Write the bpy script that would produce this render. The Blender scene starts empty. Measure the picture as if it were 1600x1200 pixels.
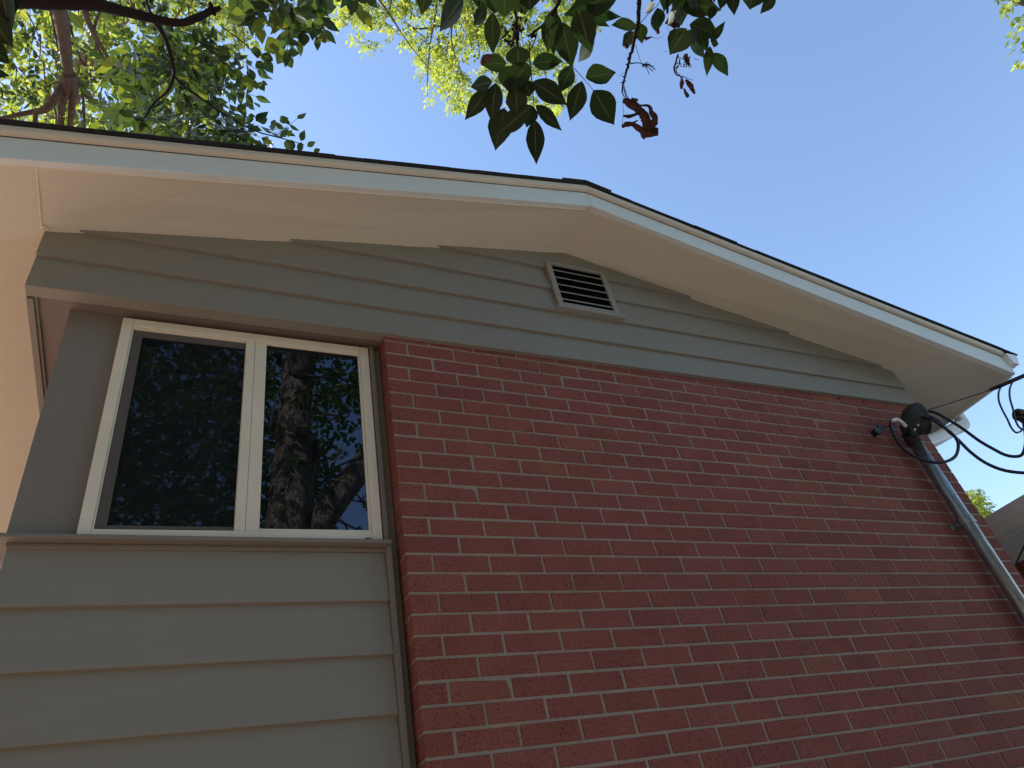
import bpy, bmesh, math, random
from mathutils import Vector, Matrix, noise as mnoise
random.seed(7)
S = bpy.context.scene
C = S.collection
G0 = 3.5                                   # the brick arris joint sits 3.5 m above the ground
# ---------------------------------------------------------------- camera
CAMP = Vector((-0.688028, -2.015767, -1.904110 + G0))
R0 = Vector((0.90352199, -0.38725056, -0.18353477))    # right
R1 = Vector((0.11195067, 0.62669587, -0.77118048))     # down
R2 = Vector((0.41366055, 0.67623168, 0.60958647))      # forward
F = 1092.48
cam = bpy.data.objects.new('camera', bpy.data.cameras.new('camera')); C.objects.link(cam)
m = Matrix.Identity(4)
for i in range(3):
    m[i][0] = R0[i]; m[i][1] = -R1[i]; m[i][2] = -R2[i]; m[i][3] = CAMP[i]
cam.matrix_world = m
cam.data.sensor_width = 36; cam.data.lens = 36*F/1600
cam.data.clip_start = 0.05; cam.data.clip_end = 1000
cam.data.dof.use_dof = False
S.camera = cam
# ---------------------------------------------------------------- sun, sky, exposure
SUN_EL, SUN_AZ = math.radians(38), math.radians(-40)     # azimuth from +Y towards +X
sd = Vector((math.sin(SUN_AZ)*math.cos(SUN_EL), math.cos(SUN_AZ)*math.cos(SUN_EL), math.sin(SUN_EL)))
W = bpy.data.worlds.new('World'); S.world = W; W.use_nodes = True
nt = W.node_tree; bg = nt.nodes['Background']
sky = nt.nodes.new('ShaderNodeTexSky'); sky.sky_type = 'NISHITA'; sky.sun_disc = False
sky.sun_elevation = SUN_EL; sky.sun_rotation = SUN_AZ
sky.altitude = 300; sky.air_density = 1.0; sky.dust_density = 0.3; sky.ozone_density = 1.1
nt.links.new(sky.outputs[0], bg.inputs[0]); bg.inputs[1].default_value = 0.15
sl = bpy.data.lights.new('sun', 'SUN'); sl.energy = 4.2; sl.angle = math.radians(0.5); sl.color = (1, .93, .82)
so = bpy.data.objects.new('sun', sl); C.objects.link(so)
so.rotation_euler = (-sd).to_track_quat('-Z', 'Y').to_euler()
S.view_settings.view_transform = 'Standard'; S.view_settings.look = 'None'
S.view_settings.exposure = 1.20; S.view_settings.gamma = 1
S.cycles.max_bounces = 8; S.cycles.diffuse_bounces = 5; S.cycles.transparent_max_bounces = 16

# ---------------------------------------------------------------- helpers
def at(px, py, d):                        # point d metres from the eye along a sight line
    v = R0*((px-800)/F) + R1*((py-600)/F) + R2
    return CAMP + v.normalized()*d
def at_y(px, py, y):
    v = R0*((px-800)/F) + R1*((py-600)/F) + R2
    return CAMP + v*((y-CAMP.y)/v.y)
def at_mirror(px, py, d):                 # a point that the window glass (plane y = .07) would mirror
    p = at(px, py, d); return Vector((p.x, .14-p.y, p.z))
def tag(o, label=None, cat=None, group=None, kind=None):
    if label: o['label'] = label
    if cat: o['category'] = cat
    if group: o['group'] = group
    if kind: o['kind'] = kind
    return o
def empty(name, loc=(0, 0, 0)):
    o = bpy.data.objects.new(name, None); C.objects.link(o); o.location = loc
    bpy.context.view_layer.update(); return o
class MB:
    def __init__(s): s.v = []; s.f = []; s.uv = []; s.c = []; s.cf = None
    def add(s, vs, fs, uvs=None, col=None):
        b = len(s.v); s.v += [tuple(v) for v in vs]
        for f in fs: s.f.append(tuple(i+b for i in f))
        if uvs is not None: s.uv += uvs
        if col is not None: s.c += [col]*len(vs)
    def box(s, x0, x1, y0, y1, z0, z1, sh=0.0, sx=0.0):      # sh: z rises by sh per metre of x from sx
        vs = [(x, y, z+sh*(x-sx)) for z in (z0, z1) for y in (y0, y1) for x in (x0, x1)]
        s.add(vs, [(0, 2, 3, 1), (4, 5, 7, 6), (0, 1, 5, 4), (2, 6, 7, 3), (0, 4, 6, 2), (1, 3, 7, 5)])
    def prism(s, poly, y0, y1):            # poly in x,z (counter clockwise from -y)
        n = len(poly)
        vs = [(x, y0, z) for x, z in poly] + [(x, y1, z) for x, z in poly]
        s.add(vs, [tuple(range(n)), tuple(range(2*n-1, n-1, -1))] + [(i, i+n, (i+1) % n+n, (i+1) % n) for i in range(n)])
    def hexa(s, a, b):                     # two quads, joined
        s.add(list(a)+list(b), [(3, 2, 1, 0), (4, 5, 6, 7)] + [(i, (i+1) % 4, (i+1) % 4+4, i+4) for i in range(4)])
    def tube(s, pts, rs, n=10, cap=True, uvv=False):
        pts = [Vector(p) for p in pts]
        if not isinstance(rs, (list, tuple)): rs = [rs]*len(pts)
        b = len(s.v); up = None
        for i, p in enumerate(pts):
            t = (pts[min(i+1, len(pts)-1)]-pts[max(i-1, 0)]).normalized()
            if up is None:
                up = t.orthogonal().normalized()
            else:
                up = (up-t*up.dot(t)); up = up.normalized() if up.length > 1e-6 else t.orthogonal().normalized()
            w = t.cross(up)
            for k in range(n):
                a = 2*math.pi*k/n
                s.v.append(tuple(p+(up*math.cos(a)+w*math.sin(a))*rs[i]))
        for i in range(len(pts)-1):
            for k in range(n):
                k2 = (k+1) % n
                s.f.append((b+i*n+k, b+i*n+k2, b+(i+1)*n+k2, b+(i+1)*n+k))
        if cap:
            s.f.append(tuple(b+k for k in range(n-1, -1, -1))); e = b+(len(pts)-1)*n
            s.f.append(tuple(e+k for k in range(n)))
    def build(s, name, mat, parent=None, smooth=False, bevel=0):
        me = bpy.data.meshes.new(name); me.from_pydata(s.v, [], s.f)
        if s.uv:
            u = me.uv_layers.new(name='UVMap'); u.data.foreach_set('uv', [c for f in me.loops for c in s.uv[f.vertex_index]])
        if s.c:
            a = me.color_attributes.new('tint', 'FLOAT_COLOR', 'POINT'); a.data.foreach_set('color', [c for q in s.c for c in q])
        me.materials.append(mat)
        if not s.uv:
            bm = bmesh.new(); bm.from_mesh(me); bmesh.ops.recalc_face_normals(bm, faces=bm.faces); bm.to_mesh(me); bm.free()
        if smooth: me.polygons.foreach_set('use_smooth', [True]*len(me.polygons))
        me.update()
        o = bpy.data.objects.new(name, me); C.objects.link(o)
        if parent:
            o.parent = parent; bpy.context.view_layer.update(); o.matrix_parent_inverse = parent.matrix_world.inverted()
        if bevel:
            bv = o.modifiers.new('bevel', 'BEVEL'); bv.width = bevel; bv.segments = 2; bv.limit_method = 'ANGLE'
        return o
def smooth_path(pts, k=6):
    P = [Vector(p) for p in pts]; out = []
    for i in range(len(P)-1):
        p0, p1, p2, p3 = P[max(i-1, 0)], P[i], P[i+1], P[min(i+2, len(P)-1)]
        for j in range(k):
            t = j/k
            out.append(.5*((2*p1)+(-p0+p2)*t+(2*p0-5*p1+4*p2-p3)*t*t+(-p0+3*p1-3*p2+p3)*t**3))
    out.append(P[-1]); return out
def lerp_list(a, n):
    out = []
    for i in range(n):
        t = i/(n-1)*(len(a)-1); k = min(int(t), len(a)-2); out.append(a[k]+(a[k+1]-a[k])*(t-k))
    return out

# ---------------------------------------------------------------- materials
def newmat(name):
    mt = bpy.data.materials.new(name); mt.use_nodes = True; n = mt.node_tree
    return mt, n, n.nodes['Principled BSDF']
def N(n, t, **kw):
    x = n.nodes.new(t)
    for k, v in kw.items():
        if k in x.inputs: x.inputs[k].default_value = v
        else: setattr(x, k, v)
    return x
def coords(n, scale=(1, 1, 1), rot=(0, 0, 0)):
    g = n.nodes.new('ShaderNodeNewGeometry'); mp = n.nodes.new('ShaderNodeMapping')
    mp.inputs['Scale'].default_value = scale; mp.inputs['Rotation'].default_value = rot
    n.links.new(g.outputs['Position'], mp.inputs['Vector']); return mp.outputs[0]
def ramp(n, fac, stops):
    r = n.nodes.new('ShaderNodeValToRGB'); n.links.new(fac, r.inputs[0])
    while len(r.color_ramp.elements) < len(stops): r.color_ramp.elements.new(.5)
    for e, (p, c) in zip(r.color_ramp.elements, stops): e.position = p; e.color = (*c, 1)
    return r.outputs[0]
def paint(name, col, rough=.55, grain=(3, 3, 40), bump=.25, dirt=.12, fine=500, dist=.002, spec=.4):
    mt, n, b = newmat(name)
    v1 = coords(n, grain)
    n1 = N(n, 'ShaderNodeTexNoise', Scale=1.0, Detail=6.0, Roughness=.6); n.links.new(v1, n1.inputs['Vector'])
    n2 = N(n, 'ShaderNodeTexNoise', Scale=1.3, Detail=4.0); n.links.new(coords(n), n2.inputs['Vector'])
    n3 = N(n, 'ShaderNodeTexNoise', Scale=float(fine), Detail=2.0); n.links.new(coords(n), n3.inputs['Vector'])
    mx = N(n, 'ShaderNodeMath', operation='ADD'); n.links.new(n1.outputs[0], mx.inputs[0]); n.links.new(n2.outputs[0], mx.inputs[1])
    hf = N(n, 'ShaderNodeMath', operation='MULTIPLY'); n.links.new(mx.outputs[0], hf.inputs[0]); hf.inputs[1].default_value = .5
    d = tuple(c*(1-dirt) for c in col); l = tuple(min(c*(1+dirt*.6), 1) for c in col)
    base_c = ramp(n, hf.outputs[0], [(.35, d), (.65, l)])
    vo = N(n, 'ShaderNodeTexVoronoi', Scale=9.0); n.links.new(coords(n), vo.inputs['Vector'])
    sx = n.nodes.new('ShaderNodeSeparateColor'); n.links.new(vo.outputs['Color'], sx.inputs[0])
    th = N(n, 'ShaderNodeMath', operation='MULTIPLY'); n.links.new(sx.outputs[0], th.inputs[0]); th.inputs[1].default_value = .030
    tl = N(n, 'ShaderNodeMath', operation='LESS_THAN'); n.links.new(vo.outputs['Distance'], tl.inputs[0]); n.links.new(th.outputs[0], tl.inputs[1])
    tg = N(n, 'ShaderNodeMath', operation='MULTIPLY'); n.links.new(tl.outputs[0], tg.inputs[0]); tg.inputs[1].default_value = .45
    mc = N(n, 'ShaderNodeMix', data_type='RGBA'); n.links.new(tg.outputs[0], mc.inputs[0]); n.links.new(base_c, mc.inputs[6]); mc.inputs[7].default_value = (.05, .04, .03, 1)
    n.links.new(mc.outputs[2], b.inputs['Base Color'])
    ad = N(n, 'ShaderNodeMath', operation='ADD'); n.links.new(n1.outputs[0], ad.inputs[0]); n.links.new(n3.outputs[0], ad.inputs[1])
    bp = N(n, 'ShaderNodeBump', Strength=bump, Distance=dist); n.links.new(ad.outputs[0], bp.inputs['Height'])
    n.links.new(bp.outputs[0], b.inputs['Normal'])
    b.inputs['Roughness'].default_value = rough; b.inputs['Specular IOR Level'].default_value = spec
    return mt
M = {}
M['siding'] = paint('siding_paint', (.240, .230, .190), .55, (2.5, 2.5, 60), .25, .06)
M['flat'] = paint('trim_paint', (.200, .186, .160), .55, (40, 40, 3), .15, .05)
M['soffit'] = paint('soffit_paint', (.60, .575, .46), .7, (9, 60, 9), .3, .05, 220, .003)
M['fascia'] = paint('fascia_paint', (.68, .735, .70), .5, (3, 3, 50), .35, .05)
M['mould'] = paint('moulding_paint', (.62, .565, .45), .5, (3, 3, 50), .3, .1)
M['vinyl'] = paint('window_vinyl', (.72, .675, .545), .4, (8, 8, 8), .08, .08)
M['screenframe'] = paint('screen_frame_metal', (.105, .094, .084), .5, (10, 10, 10), .1, .1)
M['gutter'] = paint('gutter_enamel', (.80, .79, .76), .35, (5, 20, 5), .1, .12)
M['shingle'] = paint('asphalt_shingle', (.035, .035, .04), .95, (30, 30, 30), .8, .4, 900, .004)
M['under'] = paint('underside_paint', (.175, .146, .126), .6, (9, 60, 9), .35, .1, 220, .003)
M['ventpaint'] = paint('vent_paint', (.27, .265, .225), .55, (5, 5, 30), .2, .12)
M['dark'] = paint('dark_void', (.005, .005, .005), 1, (5, 5, 5), .1, .2, spec=0)
M['mortar'] = paint('mortar', (.33, .28, .23), .95, (25, 25, 25), .6, .22, 700, .003, .2)
M['jointdark'] = paint('joint_shadow_paint', (.07, .06, .05), .9, (20, 20, 20), .1, .3)
M['black'] = paint('black_rubber', (.012, .012, .014), .42, (20, 20, 20), .15, .3)
M['caulk'] = paint('caulk', (.72, .65, .50), .6, (40, 40, 40), .4, .1)
M['hood'] = paint('weatherhead_plastic', (.035, .035, .037), .5, (30, 30, 30), .5, .5)
def mk_brick():
    mt, n, b = newmat('brick')
    at_ = n.nodes.new('ShaderNodeAttribute'); at_.attribute_name = 'tint'
    v = N(n, 'ShaderNodeTexVoronoi', Scale=150.0); n.links.new(coords(n), v.inputs['Vector'])
    a = N(n, 'ShaderNodeTexNoise', Scale=120.0, Detail=4.0, Roughness=.7); n.links.new(coords(n), a.inputs['Vector'])
    c = N(n, 'ShaderNodeTexNoise', Scale=7.0, Detail=5.0, Roughness=.6); n.links.new(coords(n), c.inputs['Vector'])
    r1 = ramp(n, a.outputs[0], [(.33, (.25, .23, .24)), (.43, (.84, .82, .82)), (.55, (1, 1, 1)), (.72, (1.15, 1.12, 1.1))])
    m1 = N(n, 'ShaderNodeMix', data_type='RGBA', blend_type='MULTIPLY'); m1.inputs[0].default_value = 1
    n.links.new(at_.outputs['Color'], m1.inputs[6]); n.links.new(r1, m1.inputs[7])
    r2 = ramp(n, c.outputs[0], [(.35, (.9, .89, .9)), (.65, (1.08, 1.08, 1.06))])
    m2 = N(n, 'ShaderNodeMix', data_type='RGBA', blend_type='MULTIPLY'); m2.inputs[0].default_value = 1
    n.links.new(m1.outputs[2], m2.inputs[6]); n.links.new(r2, m2.inputs[7])
    # pale efflorescence and mortar smears
    e = N(n, 'ShaderNodeTexNoise', Scale=16.0, Detail=6.0, Roughness=.75); n.links.new(coords(n, (1, 1, 1.6)), e.inputs['Vector'])
    r3 = ramp(n, e.outputs[0], [(.72, (0, 0, 0)), (.84, (.35, .35, .35))])
    m3 = N(n, 'ShaderNodeMix', data_type='RGBA'); n.links.new(r3, m3.inputs[0]); n.links.new(m2.outputs[2], m3.inputs[6])
    m3.inputs[7].default_value = (.32, .2, .16, 1)
    n.links.new(m3.outputs[2], b.inputs['Base Color'])
    bp = N(n, 'ShaderNodeBump', Strength=.8, Distance=.003); n.links.new(a.outputs[0], bp.inputs['Height'])
    n.links.new(bp.outputs[0], b.inputs['Normal']); b.inputs['Roughness'].default_value = .9; b.inputs['Specular IOR Level'].default_value = .2
    return mt
M['brick'] = mk_brick()
def mk_metal():
    mt, n, b = newmat('galvanised_steel')
    a = N(n, 'ShaderNodeTexNoise', Scale=14.0, Detail=6.0, Roughness=.7); n.links.new(coords(n, (6, 6, 1)), a.inputs['Vector'])
    n.links.new(ramp(n, a.outputs[0], [(.35, (.20, .22, .23)), (.65, (.42, .45, .45))]), b.inputs['Base Color'])
    n.links.new(ramp(n, a.outputs[0], [(.3, (.28,)*3), (.7, (.5,)*3)]), b.inputs['Roughness'])
    b.inputs['Metallic'].default_value = .8; return mt
M['metal'] = mk_metal()
def mk_glass():
    mt, n, b = newmat('window_glass')
    b.inputs['Base Color'].default_value = (.004, .005, .006, 1); b.inputs['Roughness'].default_value = .0
    b.inputs['IOR'].default_value = 1.75; b.inputs['Specular Tint'].default_value = (.62, .78, 1, 1)
    a = N(n, 'ShaderNodeTexNoise', Scale=2.2, Detail=1.0); n.links.new(coords(n), a.inputs['Vector'])
    bp = N(n, 'ShaderNodeBump', Strength=.05, Distance=.01); n.links.new(a.outputs[0], bp.inputs['Height']); n.links.new(bp.outputs[0], b.inputs['Normal'])
    return mt
M['glass'] = mk_glass()
def mk_screen():
    mt, n, b = newmat('insect_screen'); b.inputs['Base Color'].default_value = (.008, .008, .009, 1); b.inputs['Roughness'].default_value = .6
    out = n.nodes['Material Output']; tr = n.nodes.new('ShaderNodeBsdfTransparent'); mx = n.nodes.new('ShaderNodeMixShader')
    w1 = N(n, 'ShaderNodeTexWave', Scale=160.0, bands_direction='X'); w2 = N(n, 'ShaderNodeTexWave', Scale=160.0, bands_direction='Z')
    for w in (w1, w2): n.links.new(coords(n), w.inputs['Vector'])
    mm = N(n, 'ShaderNodeMath', operation='MAXIMUM'); n.links.new(w1.outputs['Fac'], mm.inputs[0]); n.links.new(w2.outputs['Fac'], mm.inputs[1])
    gt = N(n, 'ShaderNodeMath', operation='GREATER_THAN'); n.links.new(mm.outputs[0], gt.inputs[0]); gt.inputs[1].default_value = .86
    mx.inputs[0].default_value = .32; n.links.new(tr.outputs[0], mx.inputs[1]); n.links.new(b.outputs[0], mx.inputs[2])
    n.links.new(mx.outputs[0], out.inputs[0]); return mt
M['screen'] = mk_screen()
def mk_leaf(name, base, trans, tf, veins=True, rough=.45):
    mt, n, b = newmat(name); out = n.nodes['Material Output']
    uv = n.nodes.new('ShaderNodeUVMap'); sp = n.nodes.new('ShaderNodeSeparateXYZ'); n.links.new(uv.outputs[0], sp.inputs[0])
    at_ = n.nodes.new('ShaderNodeAttribute'); at_.attribute_name = 'tint'
    mb = N(n, 'ShaderNodeMix', data_type='RGBA', blend_type='MULTIPLY'); mb.inputs[0].default_value = 1
    n.links.new(at_.outputs['Color'], mb.inputs[6]); mb.inputs[7].default_value = (*base, 1)
    mtc = N(n, 'ShaderNodeMix', data_type='RGBA', blend_type='MULTIPLY'); mtc.inputs[0].default_value = 1
    n.links.new(at_.outputs['Color'], mtc.inputs[6]); mtc.inputs[7].default_value = (*trans, 1)
    colo = mb.outputs[2]
    if veins:
        # |v| narrow = midrib, sine of (u - |v|) = side veins
        av = N(n, 'ShaderNodeMath', operation='ABSOLUTE'); n.links.new(sp.outputs[1], av.inputs[0])
        mr = N(n, 'ShaderNodeMath', operation='LESS_THAN'); n.links.new(av.outputs[0], mr.inputs[0]); mr.inputs[1].default_value = .055
        sb = N(n, 'ShaderNodeMath', operation='MULTIPLY_ADD'); n.links.new(av.outputs[0], sb.inputs[0]); sb.inputs[1].default_value = -.22; n.links.new(sp.outputs[0], sb.inputs[2])
        sn = N(n, 'ShaderNodeMath', operation='MULTIPLY'); n.links.new(sb.outputs[0], sn.inputs[0]); sn.inputs[1].default_value = 55
        si = N(n, 'ShaderNodeMath', operation='SINE'); n.links.new(sn.outputs[0], si.inputs[0])
        g = N(n, 'ShaderNodeMath', operation='GREATER_THAN'); n.links.new(si.outputs[0], g.inputs[0]); g.inputs[1].default_value = .93
        gm = N(n, 'ShaderNodeMath', operation='MULTIPLY'); n.links.new(g.outputs[0], gm.inputs[0]); gm.inputs[1].default_value = .13
        mxx = N(n, 'ShaderNodeMath', operation='MAXIMUM'); n.links.new(mr.outputs[0], mxx.inputs[0]); n.links.new(gm.outputs[0], mxx.inputs[1])
        m5 = N(n, 'ShaderNodeMath', operation='MULTIPLY'); n.links.new(mxx.outputs[0], m5.inputs[0]); m5.inputs[1].default_value = .38
        mv = N(n, 'ShaderNodeMix', data_type='RGBA'); n.links.new(m5.outputs[0], mv.inputs[0]); n.links.new(colo, mv.inputs[6]); mv.inputs[7].default_value = (.22, .24, .10, 1)
        colo = mv.outputs[2]
    n.links.new(colo, b.inputs['Base Color']); b.inputs['Roughness'].default_value = rough; b.inputs['Specular IOR Level'].default_value = .12 if name == 'leaf_near' else .3
    t = n.nodes.new('ShaderNodeBsdfTranslucent'); n.links.new(mtc.outputs[2], t.inputs[0])
    mx = n.nodes.new('ShaderNodeMixShader'); mx.inputs[0].default_value = tf
    n.links.new(b.outputs[0], mx.inputs[1]); n.links.new(t.outputs[0], mx.inputs[2]); n.links.new(mx.outputs[0], out.inputs[0])
    return mt
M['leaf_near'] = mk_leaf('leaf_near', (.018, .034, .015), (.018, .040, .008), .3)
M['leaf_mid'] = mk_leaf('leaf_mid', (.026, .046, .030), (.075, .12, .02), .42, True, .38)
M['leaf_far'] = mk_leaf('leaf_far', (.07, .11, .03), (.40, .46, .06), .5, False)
M['leaf_back'] = mk_leaf('leaf_back', (.05, .09, .025), (.16, .26, .03), .4, False)
M['dead'] = mk_leaf('withered_leaf', (.045, .02, .015), (.035, .014, .010), .2, False, .8)
def mk_bark(name, c1, c2, sc=1.0):
    mt, n, b = newmat(name)
    a = N(n, 'ShaderNodeTexNoise', Scale=9.0*sc, Detail=8.0, Roughness=.7); n.links.new(coords(n, (1, 1, .22)), a.inputs['Vector'])
    v = N(n, 'ShaderNodeTexVoronoi', Scale=24.0*sc, feature='DISTANCE_TO_EDGE'); 
    wv = n.nodes.new('ShaderNodeMixRGB'); wv.inputs[0].default_value = .12
    cc = coords(n, (1, 1, .25)); n.links.new(cc, wv.inputs[1]); n.links.new(a.outputs['Color'], wv.inputs[2]); n.links.new(wv.outputs[0], v.inputs['Vector'])
    mu = N(n, 'ShaderNodeMath', operation='MULTIPLY_ADD'); n.links.new(v.outputs[0], mu.inputs[0]); mu.inputs[1].default_value = 1.6; n.links.new(a.outputs[0], mu.inputs[2])
    n.links.new(ramp(n, mu.outputs[0], [(.35, c1), (.95, c2)]), b.inputs['Base Color'])
    bp = N(n, 'ShaderNodeBump', Strength=1.0, Distance=.05/sc); n.links.new(mu.outputs[0], bp.inputs['Height']); n.links.new(bp.outputs[0], b.inputs['Normal'])
    b.inputs['Roughness'].default_value = .95; b.inputs['Specular IOR Level'].default_value = .1; return mt
M['bark'] = mk_bark('bark', (.05, .036, .028), (.50, .37, .29), 1.4)
M['limb'] = mk_bark('limb_bark', (.11, .08, .07), (.36, .27, .21), 3)
M['twig'] = mk_bark('twig_bark', (.03, .022, .022), (.075, .054, .05), 6)
def mk_ground():
    mt, n, b = newmat('lawn')
    a = N(n, 'ShaderNodeTexNoise', Scale=1.2, Detail=10.0, Roughness=.7); n.links.new(coords(n), a.inputs['Vector'])
    n.links.new(ramp(n, a.outputs[0], [(.35, (.18, .14, .10)), (.65, (.32, .25, .185))]), b.inputs['Base Color']); b.inputs['Roughness'].default_value = 1; return mt
M['ground'] = mk_ground()
M['patio'] = paint('red_concrete', (.50, .31, .24), .85, (6, 6, 6), .3, .15)

# ---------------------------------------------------------------- setting
g = MB(); g.add([(-250, -250, 0), (250, -250, 0), (250, 250, 0), (-250, 250, 0)], [(0, 1, 2, 3)])
tag(g.build('ground', M['ground']), kind='structure')
g = MB(); g.box(-9, -1.3, -6, 12, -.06, .012)
tag(g.build('patio', M['patio']), kind='structure')

# ---------------------------------------------------------------- house
M['bounce'] = paint('pale_bounce', (.62, .59, .55), .9, (6, 6, 6), .3, .15)
g = MB(); g.box(1.9, 22, -14, 14, -.06, .016)  # pale slab added out of view to bounce light onto the right eave
tag(g.build('bounce_slab', M['bounce']), kind='structure')
house = tag(empty('brick_house', (1.0, 0, 0)), 'house with red brick gable wall, grey green siding and cream eaves', 'house')
Z = lambda z: z+G0
BC, BL, JT = .0677, .2032, .0091
XE = 3.243
def brickcol():
    r = random.random(); k = random.uniform(.94, 1.06)
    c = (.250, .084, .066)
    if r < .05: c = (.270, .100, .068)
    elif r < .12: c = (.232, .076, .063)
    elif r < .30: c = (.262, .092, .074)
    return (c[0]*k, c[1]*k*random.uniform(.97, 1.03), c[2]*k*random.uniform(.97, 1.04), 1)
def brick(mb, x0, x1, y0, y1, z0, z1, ch=.0022):
    c = brickcol()
    j = lambda a=.0009: random.uniform(-a, a)
    x0 += j(); x1 += j(); z0 += j(.0007); z1 += j(.0007); y0 += random.uniform(-.0016, .0010)
    fl = [(x0+ch, y0, z0+ch), (x1-ch, y0, z0+ch), (x1-ch, y0, z1-ch), (x0+ch, y0, z1-ch)]
    md = [(x0, y0+ch, z0), (x1, y0+ch, z0), (x1, y0+ch, z1), (x0, y0+ch, z1)]
    bk = [(x0, y1, z0), (x1, y1, z0), (x1, y1, z1), (x0, y1, z1)]
    if x0 > .02 and random.random() < .02:             # a chipped corner
        k = random.choice((2, 3)); sx = -1 if k == 2 else 1; d = random.uniform(.004, .009)
        fl[k] = (fl[k][0]+sx*d, y0+.002, fl[k][2]-d*.8); md[k] = (md[k][0]+sx*d*.8, y0+.006, md[k][2]-d*.6)
    vs = fl+md+bk
    fs = [(0, 1, 2, 3)] + [(i+4, (i+1) % 4+4, (i+1) % 4, i) for i in range(4)] + [(i+8, (i+1) % 4+8, (i+1) % 4+4, i+4) for i in range(4)]
    mb.add(vs, fs, None, c)
bw = MB()
r = -2
while Z(-r*BC) > 0.1:
    zt = -r*BC-JT/2; zb = -(r+1)*BC+JT/2
    if r == -2: zt = .128
    perps = []
    x = .0931 + (BL/2 if r % 2 == 0 else 0)
    while x < XE-.05: perps.append(x+random.uniform(-.0025, .0025)); x += BL
    edges = [0]+perps+[XE]
    for i in range(len(edges)-1):
        a = edges[i]+(JT/2 if i else 0); b_ = edges[i+1]-(JT/2 if i < len(edges)-2 else 0)
        brick(bw, a, b_, 0, .085 if i == 0 else .05, Z(zb), Z(zt))
    # return at the far right end
    r += 1
wall = bw.build('brick_wall', M['brick'], house)
mo = MB()
def mortar_strip():
    # slightly recessed body behind the brick faces
    mo.box(.0028, XE-.0028, .0028, .20, 0, Z(.105))
mortar_strip()
mo.build('mortar', M['mortar'], wall)
# right side wall and left/back walls
sw = MB()
yy = 0.085
rr = 0
while Z(-rr*BC) > 0.1:
    zt = -rr*BC-JT/2; zb = -(rr+1)*BC+JT/2
    for i in range(0, 38):
        y0 = .10+i*BL+(BL/2 if rr % 2 else 0)
        sw.add([(XE, y0, Z(zb)), (XE, y0+BL-JT, Z(zb)), (XE, y0+BL-JT, Z(zt)), (XE, y0, Z(zt)), (XE-.03, y0, Z(zb)), (XE-.03, y0+BL-JT, Z(zb)), (XE-.03, y0+BL-JT, Z(zt)), (XE-.03, y0, Z(zt))],
               [(0, 1, 2, 3), (0, 4, 5, 1), (3, 2, 6, 7), (0, 3, 7, 4), (1, 5, 6, 2)], None, brickcol())
    rr += 1
sw.build('side_wall', M['brick'], house)
core = MB()
core.box(-1.075, XE-.02, .205, 8.0, 0, Z(.32))
core.prism([(-1.2, Z(.32)), (3.27, Z(.32)), (3.27, Z(.40)), (1.06, Z(.885)), (-1.2, Z(.35))], .03, .14)
core.build('inner_wall', M['flat'], house)

# gable siding: lapped boards
def clip(poly, a, b, c):                   # keep a*x+b*z<=c
    out = []
    for i in range(len(poly)):
        p, q = poly[i], poly[(i+1) % len(poly)]
        fp, fq = a*p[0]+b*p[1]-c, a*q[0]+b*q[1]-c
        if fp <= 0: out.append(p)
        if fp*fq < 0:
            t = fp/(fp-fq); out.append((p[0]+(q[0]-p[0])*t, p[1]+(q[1]-p[1])*t))
    return out
SL, SR, XR, ZR = .2375, .219, 1.06, .904     # soffit slopes, ridge
def fb(x): return .931-.248*(1.073-x) if x < 1.073 else .931-.2362*(x-1.073)      # foot of the fascia
def zsof(x): return ZR-SL*(XR-x) if x < XR else ZR-SR*(x-XR)
XA, XB = -1.228, 3.30
lines = [(.066, .131), (.2275, .262), (.386, .432), (.558, .589), (.722, .737), (.89, .905)]
gs = MB()
for k in range(5):
    (a0, a1), (b0, b1) = lines[k], lines[k+1]
    lo = lambda x: a0+(a1-a0)*(x-XA)/(XB-XA)
    hi = lambda x: b0+(b1-b0)*(x-XA)/(XB-XA)+.006
    poly = [(XA, lo(XA)), (XB, lo(XB)), (XB, hi(XB)), (XA, hi(XA))]
    # under the left and right soffit slopes (+4 mm into it)
    poly = clip(poly, -SL, 1, ZR-SL*XR+.008); poly = clip(poly, SR, 1, ZR+SR*XR+.008)
    yf = lambda x, z: -.022+.016*(z-lo(x))/(hi(x)-lo(x))
    n_ = len(poly)
    vs = [(x, yf(x, z), Z(z)) for x, z in poly] + [(x, .03, Z(z)) for x, z in poly]
    gs.add(vs, [tuple(range(n_)), tuple(range(2*n_-1, n_-1, -1))] + [(i, i+n_, (i+1) % n_+n_, (i+1) % n_) for i in range(n_)])
gs.build('gable_siding', M['siding'], house, bevel=.0015)

# frieze box: underside over the window wall and side frieze along the left eave
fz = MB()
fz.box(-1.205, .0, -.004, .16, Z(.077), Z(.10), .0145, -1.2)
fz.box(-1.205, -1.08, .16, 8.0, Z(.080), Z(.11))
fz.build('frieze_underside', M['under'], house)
ff = MB(); ff.box(-1.226, -1.206, .034, 8.0, Z(.058), Z(.36)); ff.box(-1.2055, -1.196, .0, .9, Z(.068), Z(.0768))
ff.build('side_frieze', M['flat'], house)

# window wall: board beside the window, header gap, side wall
ww = MB()
ww.box(-1.104, -.937, .080, .2, Z(-.815), Z(.079))
ww.box(-.937, -.048, .083, .2, Z(-.815), Z(.0785))
ww.build('corner_board', M['flat'], house, bevel=.002)
ls = MB()
ls.box(-1.098, -1.076, .205, 8.0, 0.0, Z(.079))
ls.build('left_side_wall', M['flat'], house)
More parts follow.
